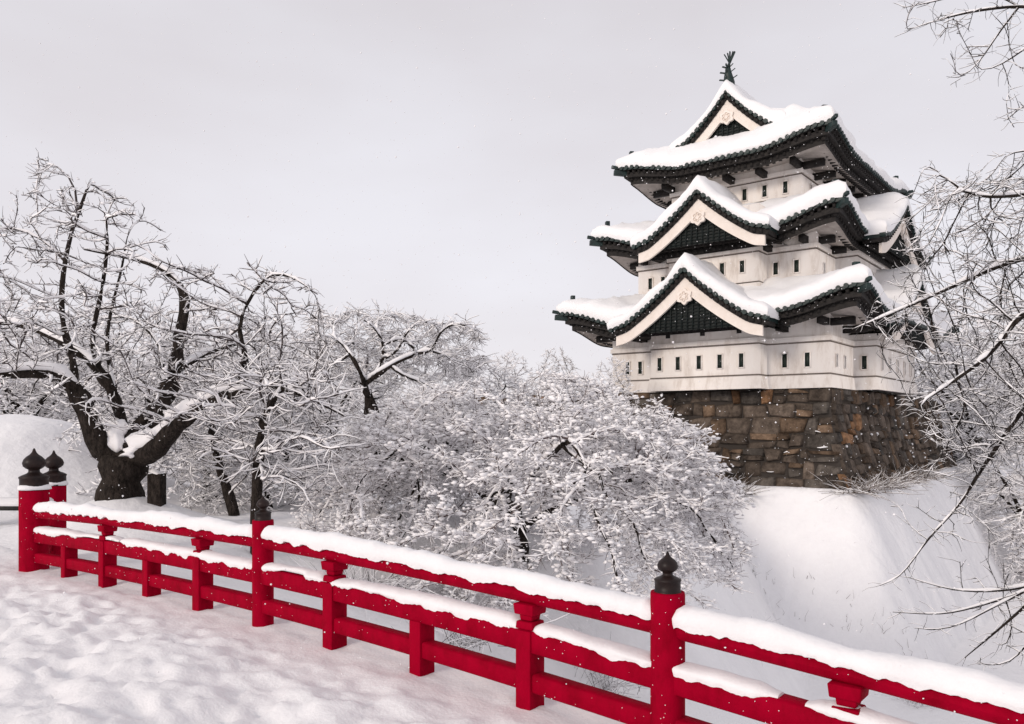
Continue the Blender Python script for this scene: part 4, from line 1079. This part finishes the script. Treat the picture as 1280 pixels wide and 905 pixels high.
# ---- shrubs on the moat slope seen through the rails, and dry brush at the rampart foot
def shrub(name, label, c, h, rad, n, seed, sw, group=None, twmat='twig', rr=.005):
    q = np.random.default_rng(seed); segs = 5
    a = q.uniform(0, 2*pi, n); el = q.uniform(.3, 1.4, n); l = h*q.uniform(.5, 1.1, n)
    d = np.stack([np.cos(a)*np.cos(el)*rad/h*1.3, np.sin(a)*np.cos(el)*rad/h*1.3, np.sin(el)], 1)
    P = [np.stack([q.normal(0, rad*.28, n), q.normal(0, rad*.28, n), -.05+0*a], 1)]
    for k in range(segs-1):
        d = d+q.normal(0, .25, d.shape)+np.array([0, 0, -.08]); P.append(P[-1]+d*(l/(segs-1))[:, None])
    P = np.stack(P, 1); R_ = np.tile(np.linspace(rr, rr*.4, segs), (n, 1)); o = empty(name, c); tag(o, label, 'shrub', group)
    m1 = MB(); m1.tubes(P, R_, 3); m1.build('stems', M[twmat], o)
    if sw: m2 = MB(); snow_tubes(m2, P, R_, q, sw, .9, 4); m2.build('shrub_snow', M['twig_snow'], o, smooth=True)
M['dry'] = mat('dry_grass', (0.05, .034, .022), (.14, .09, .055), 3, .9, spec=.1)
def hit(px, py):
    "where the view ray through a pixel meets the moat slope"
    for Yd in np.arange(9.0, 34, .1):
        p = at(px, py, Yd)
        if p[2] < float(terrain(p[0], p[1])): return p
    return at(px, py, 20)
sp = [(455, 742, 'bare twiggy shrub below the rail snow just right of the second black finial'), (560, 800, 'snow dusted bare shrub between the rails, under the wide middle cherry'),
      (745, 858, 'tangled bare shrub between the lower rails just left of the tall right post'), (925, 800, 'thin bare shrub showing above the mid rail just right of the tall right post'),
      (1150, 880, 'low bare shrub between the rails near the right frame corner')]
for i, (px, py, lab) in enumerate(sp):
    p = hit(px, py); shrub('bare_shrub', lab, (p[0], p[1], p[2]-.05), .9, 1.0, 130, 70+i, .006)
for i, (u, v, lab) in enumerate([(-1.5, -.6, 'dry brown brush at the foot of the rampart corner'), (-1.6, 2.5, 'dry brown brush hanging at the rampart foot right of its corner'), (-1.6, 6.5, 'dry brush at the rampart foot midway along its right face'), (-1.5, 11.5, 'dry dark brush at the far right end of the rampart foot'), (4.0, -1.9, 'dark brush at the rampart foot left of its corner')]):
    p = cw(u, v, 0); shrub('dry_brush', lab, (p[0], p[1], float(terrain(p[0], p[1]))-.05), 0.9, 1.5, 240, 90+i, .003, twmat='dry', rr=.016)

# dark wooden post beside the gnarled cherry, dark box at the left edge
pst = empty('wooden_post', at(196, 640, 15.0)); tag(pst, 'short dark wooden post standing right of the gnarled cherry trunk', 'post')
mb = MB(); mb.box((-.13, -.13, -.3), (.13, .13, .72)); mb.build('shaft', M['bark'], pst, bevel=.02)
mb = MB(); n = 10; mb.tubes(np.array([(0, 0, .71), (0, 0, .73), (.02, 0, .77), (.03, 0, .79)]), np.array([.13, .15, .11, .03]), 10); mb.build('post_snow', M['snow'], pst, smooth=True)
bx = empty('wooden_bench', at(8, 643, 16.5)); tag(bx, 'low dark bench half buried in snow at the left edge', 'bench')
mb = MB(); mb.box((-.9, -.2, .1), (.62, .2, .2)); mb.build('seat', M['wood'], bx)
for q in (-.7, .4): mb = MB(); mb.box((q, -.16, -.3), (q+.12, .16, .098)); mb.build('leg', M['wood'], bx)
mb = MB(); t = np.linspace(-.95, .66, 8); mb.tubes(np.c_[t, 0*t, .24+0*t], .23*np.r_[.5, 1, 1, 1, 1, 1, 1, .5], 8, .5); mb.build('seat_snow', M['snow'], bx, smooth=True)

q = np.random.default_rng(88); n = 70
gu = q.uniform(-14, -1.5, n); gv = q.uniform(-4.5, -3.6, n); pos = np.stack([cw(a, b, 0) for a, b in zip(gu+8, gv)])
pos[:, 2] = terrain(pos[:, 0], pos[:, 1])
P = np.stack([pos, pos+q.normal(0, .06, (n, 3))+np.array([0, 0, .14]), pos+q.normal(0, .14, (n, 3))+np.array([0, 0, .27])], 1)*1.0
mb = MB(); mb.tubes(P, np.tile([.006, .005, .002], (n, 1)), 3); o = mb.build('grass_stalks', M['dry']); tag(o, 'thin dry grass stalks poking through the snow of the moat bank', 'grass', kind='stuff')
# ------------------------------------------------------------------ falling snow
q = np.random.default_rng(77); n = 9000
Yf = 2.5+34*q.random(n)**.75; px = q.uniform(-60, 1340, n); py = q.uniform(-40, 900, n)
P = np.stack([(px-640)*Yf/1000, Yf, EYE-(py-HOR)*Yf/1000], 1); rad = q.uniform(.003, .008, n)*(.6+Yf/18)
oc = np.array([(1, 0, 0), (-1, 0, 0), (0, 1, 0), (0, -1, 0), (0, 0, 1), (0, 0, -1)], float)
of = np.array([(0, 2, 4), (2, 1, 4), (1, 3, 4), (3, 0, 4), (2, 0, 5), (1, 2, 5), (3, 1, 5), (0, 3, 5)])
V = P[:, None]+rad[:, None, None]*oc[None]*q.uniform(.6, 1.3, (n, 6, 1)); mb = MB()
mb.add(V.reshape(-1, 3), (of[None]+(np.arange(n)*6)[:, None, None]).reshape(-1, 3))
o = mb.build('falling_snow', M['twig_snow'], smooth=True); tag(o, 'white snowflakes falling through the air', 'snowflakes', kind='stuff')
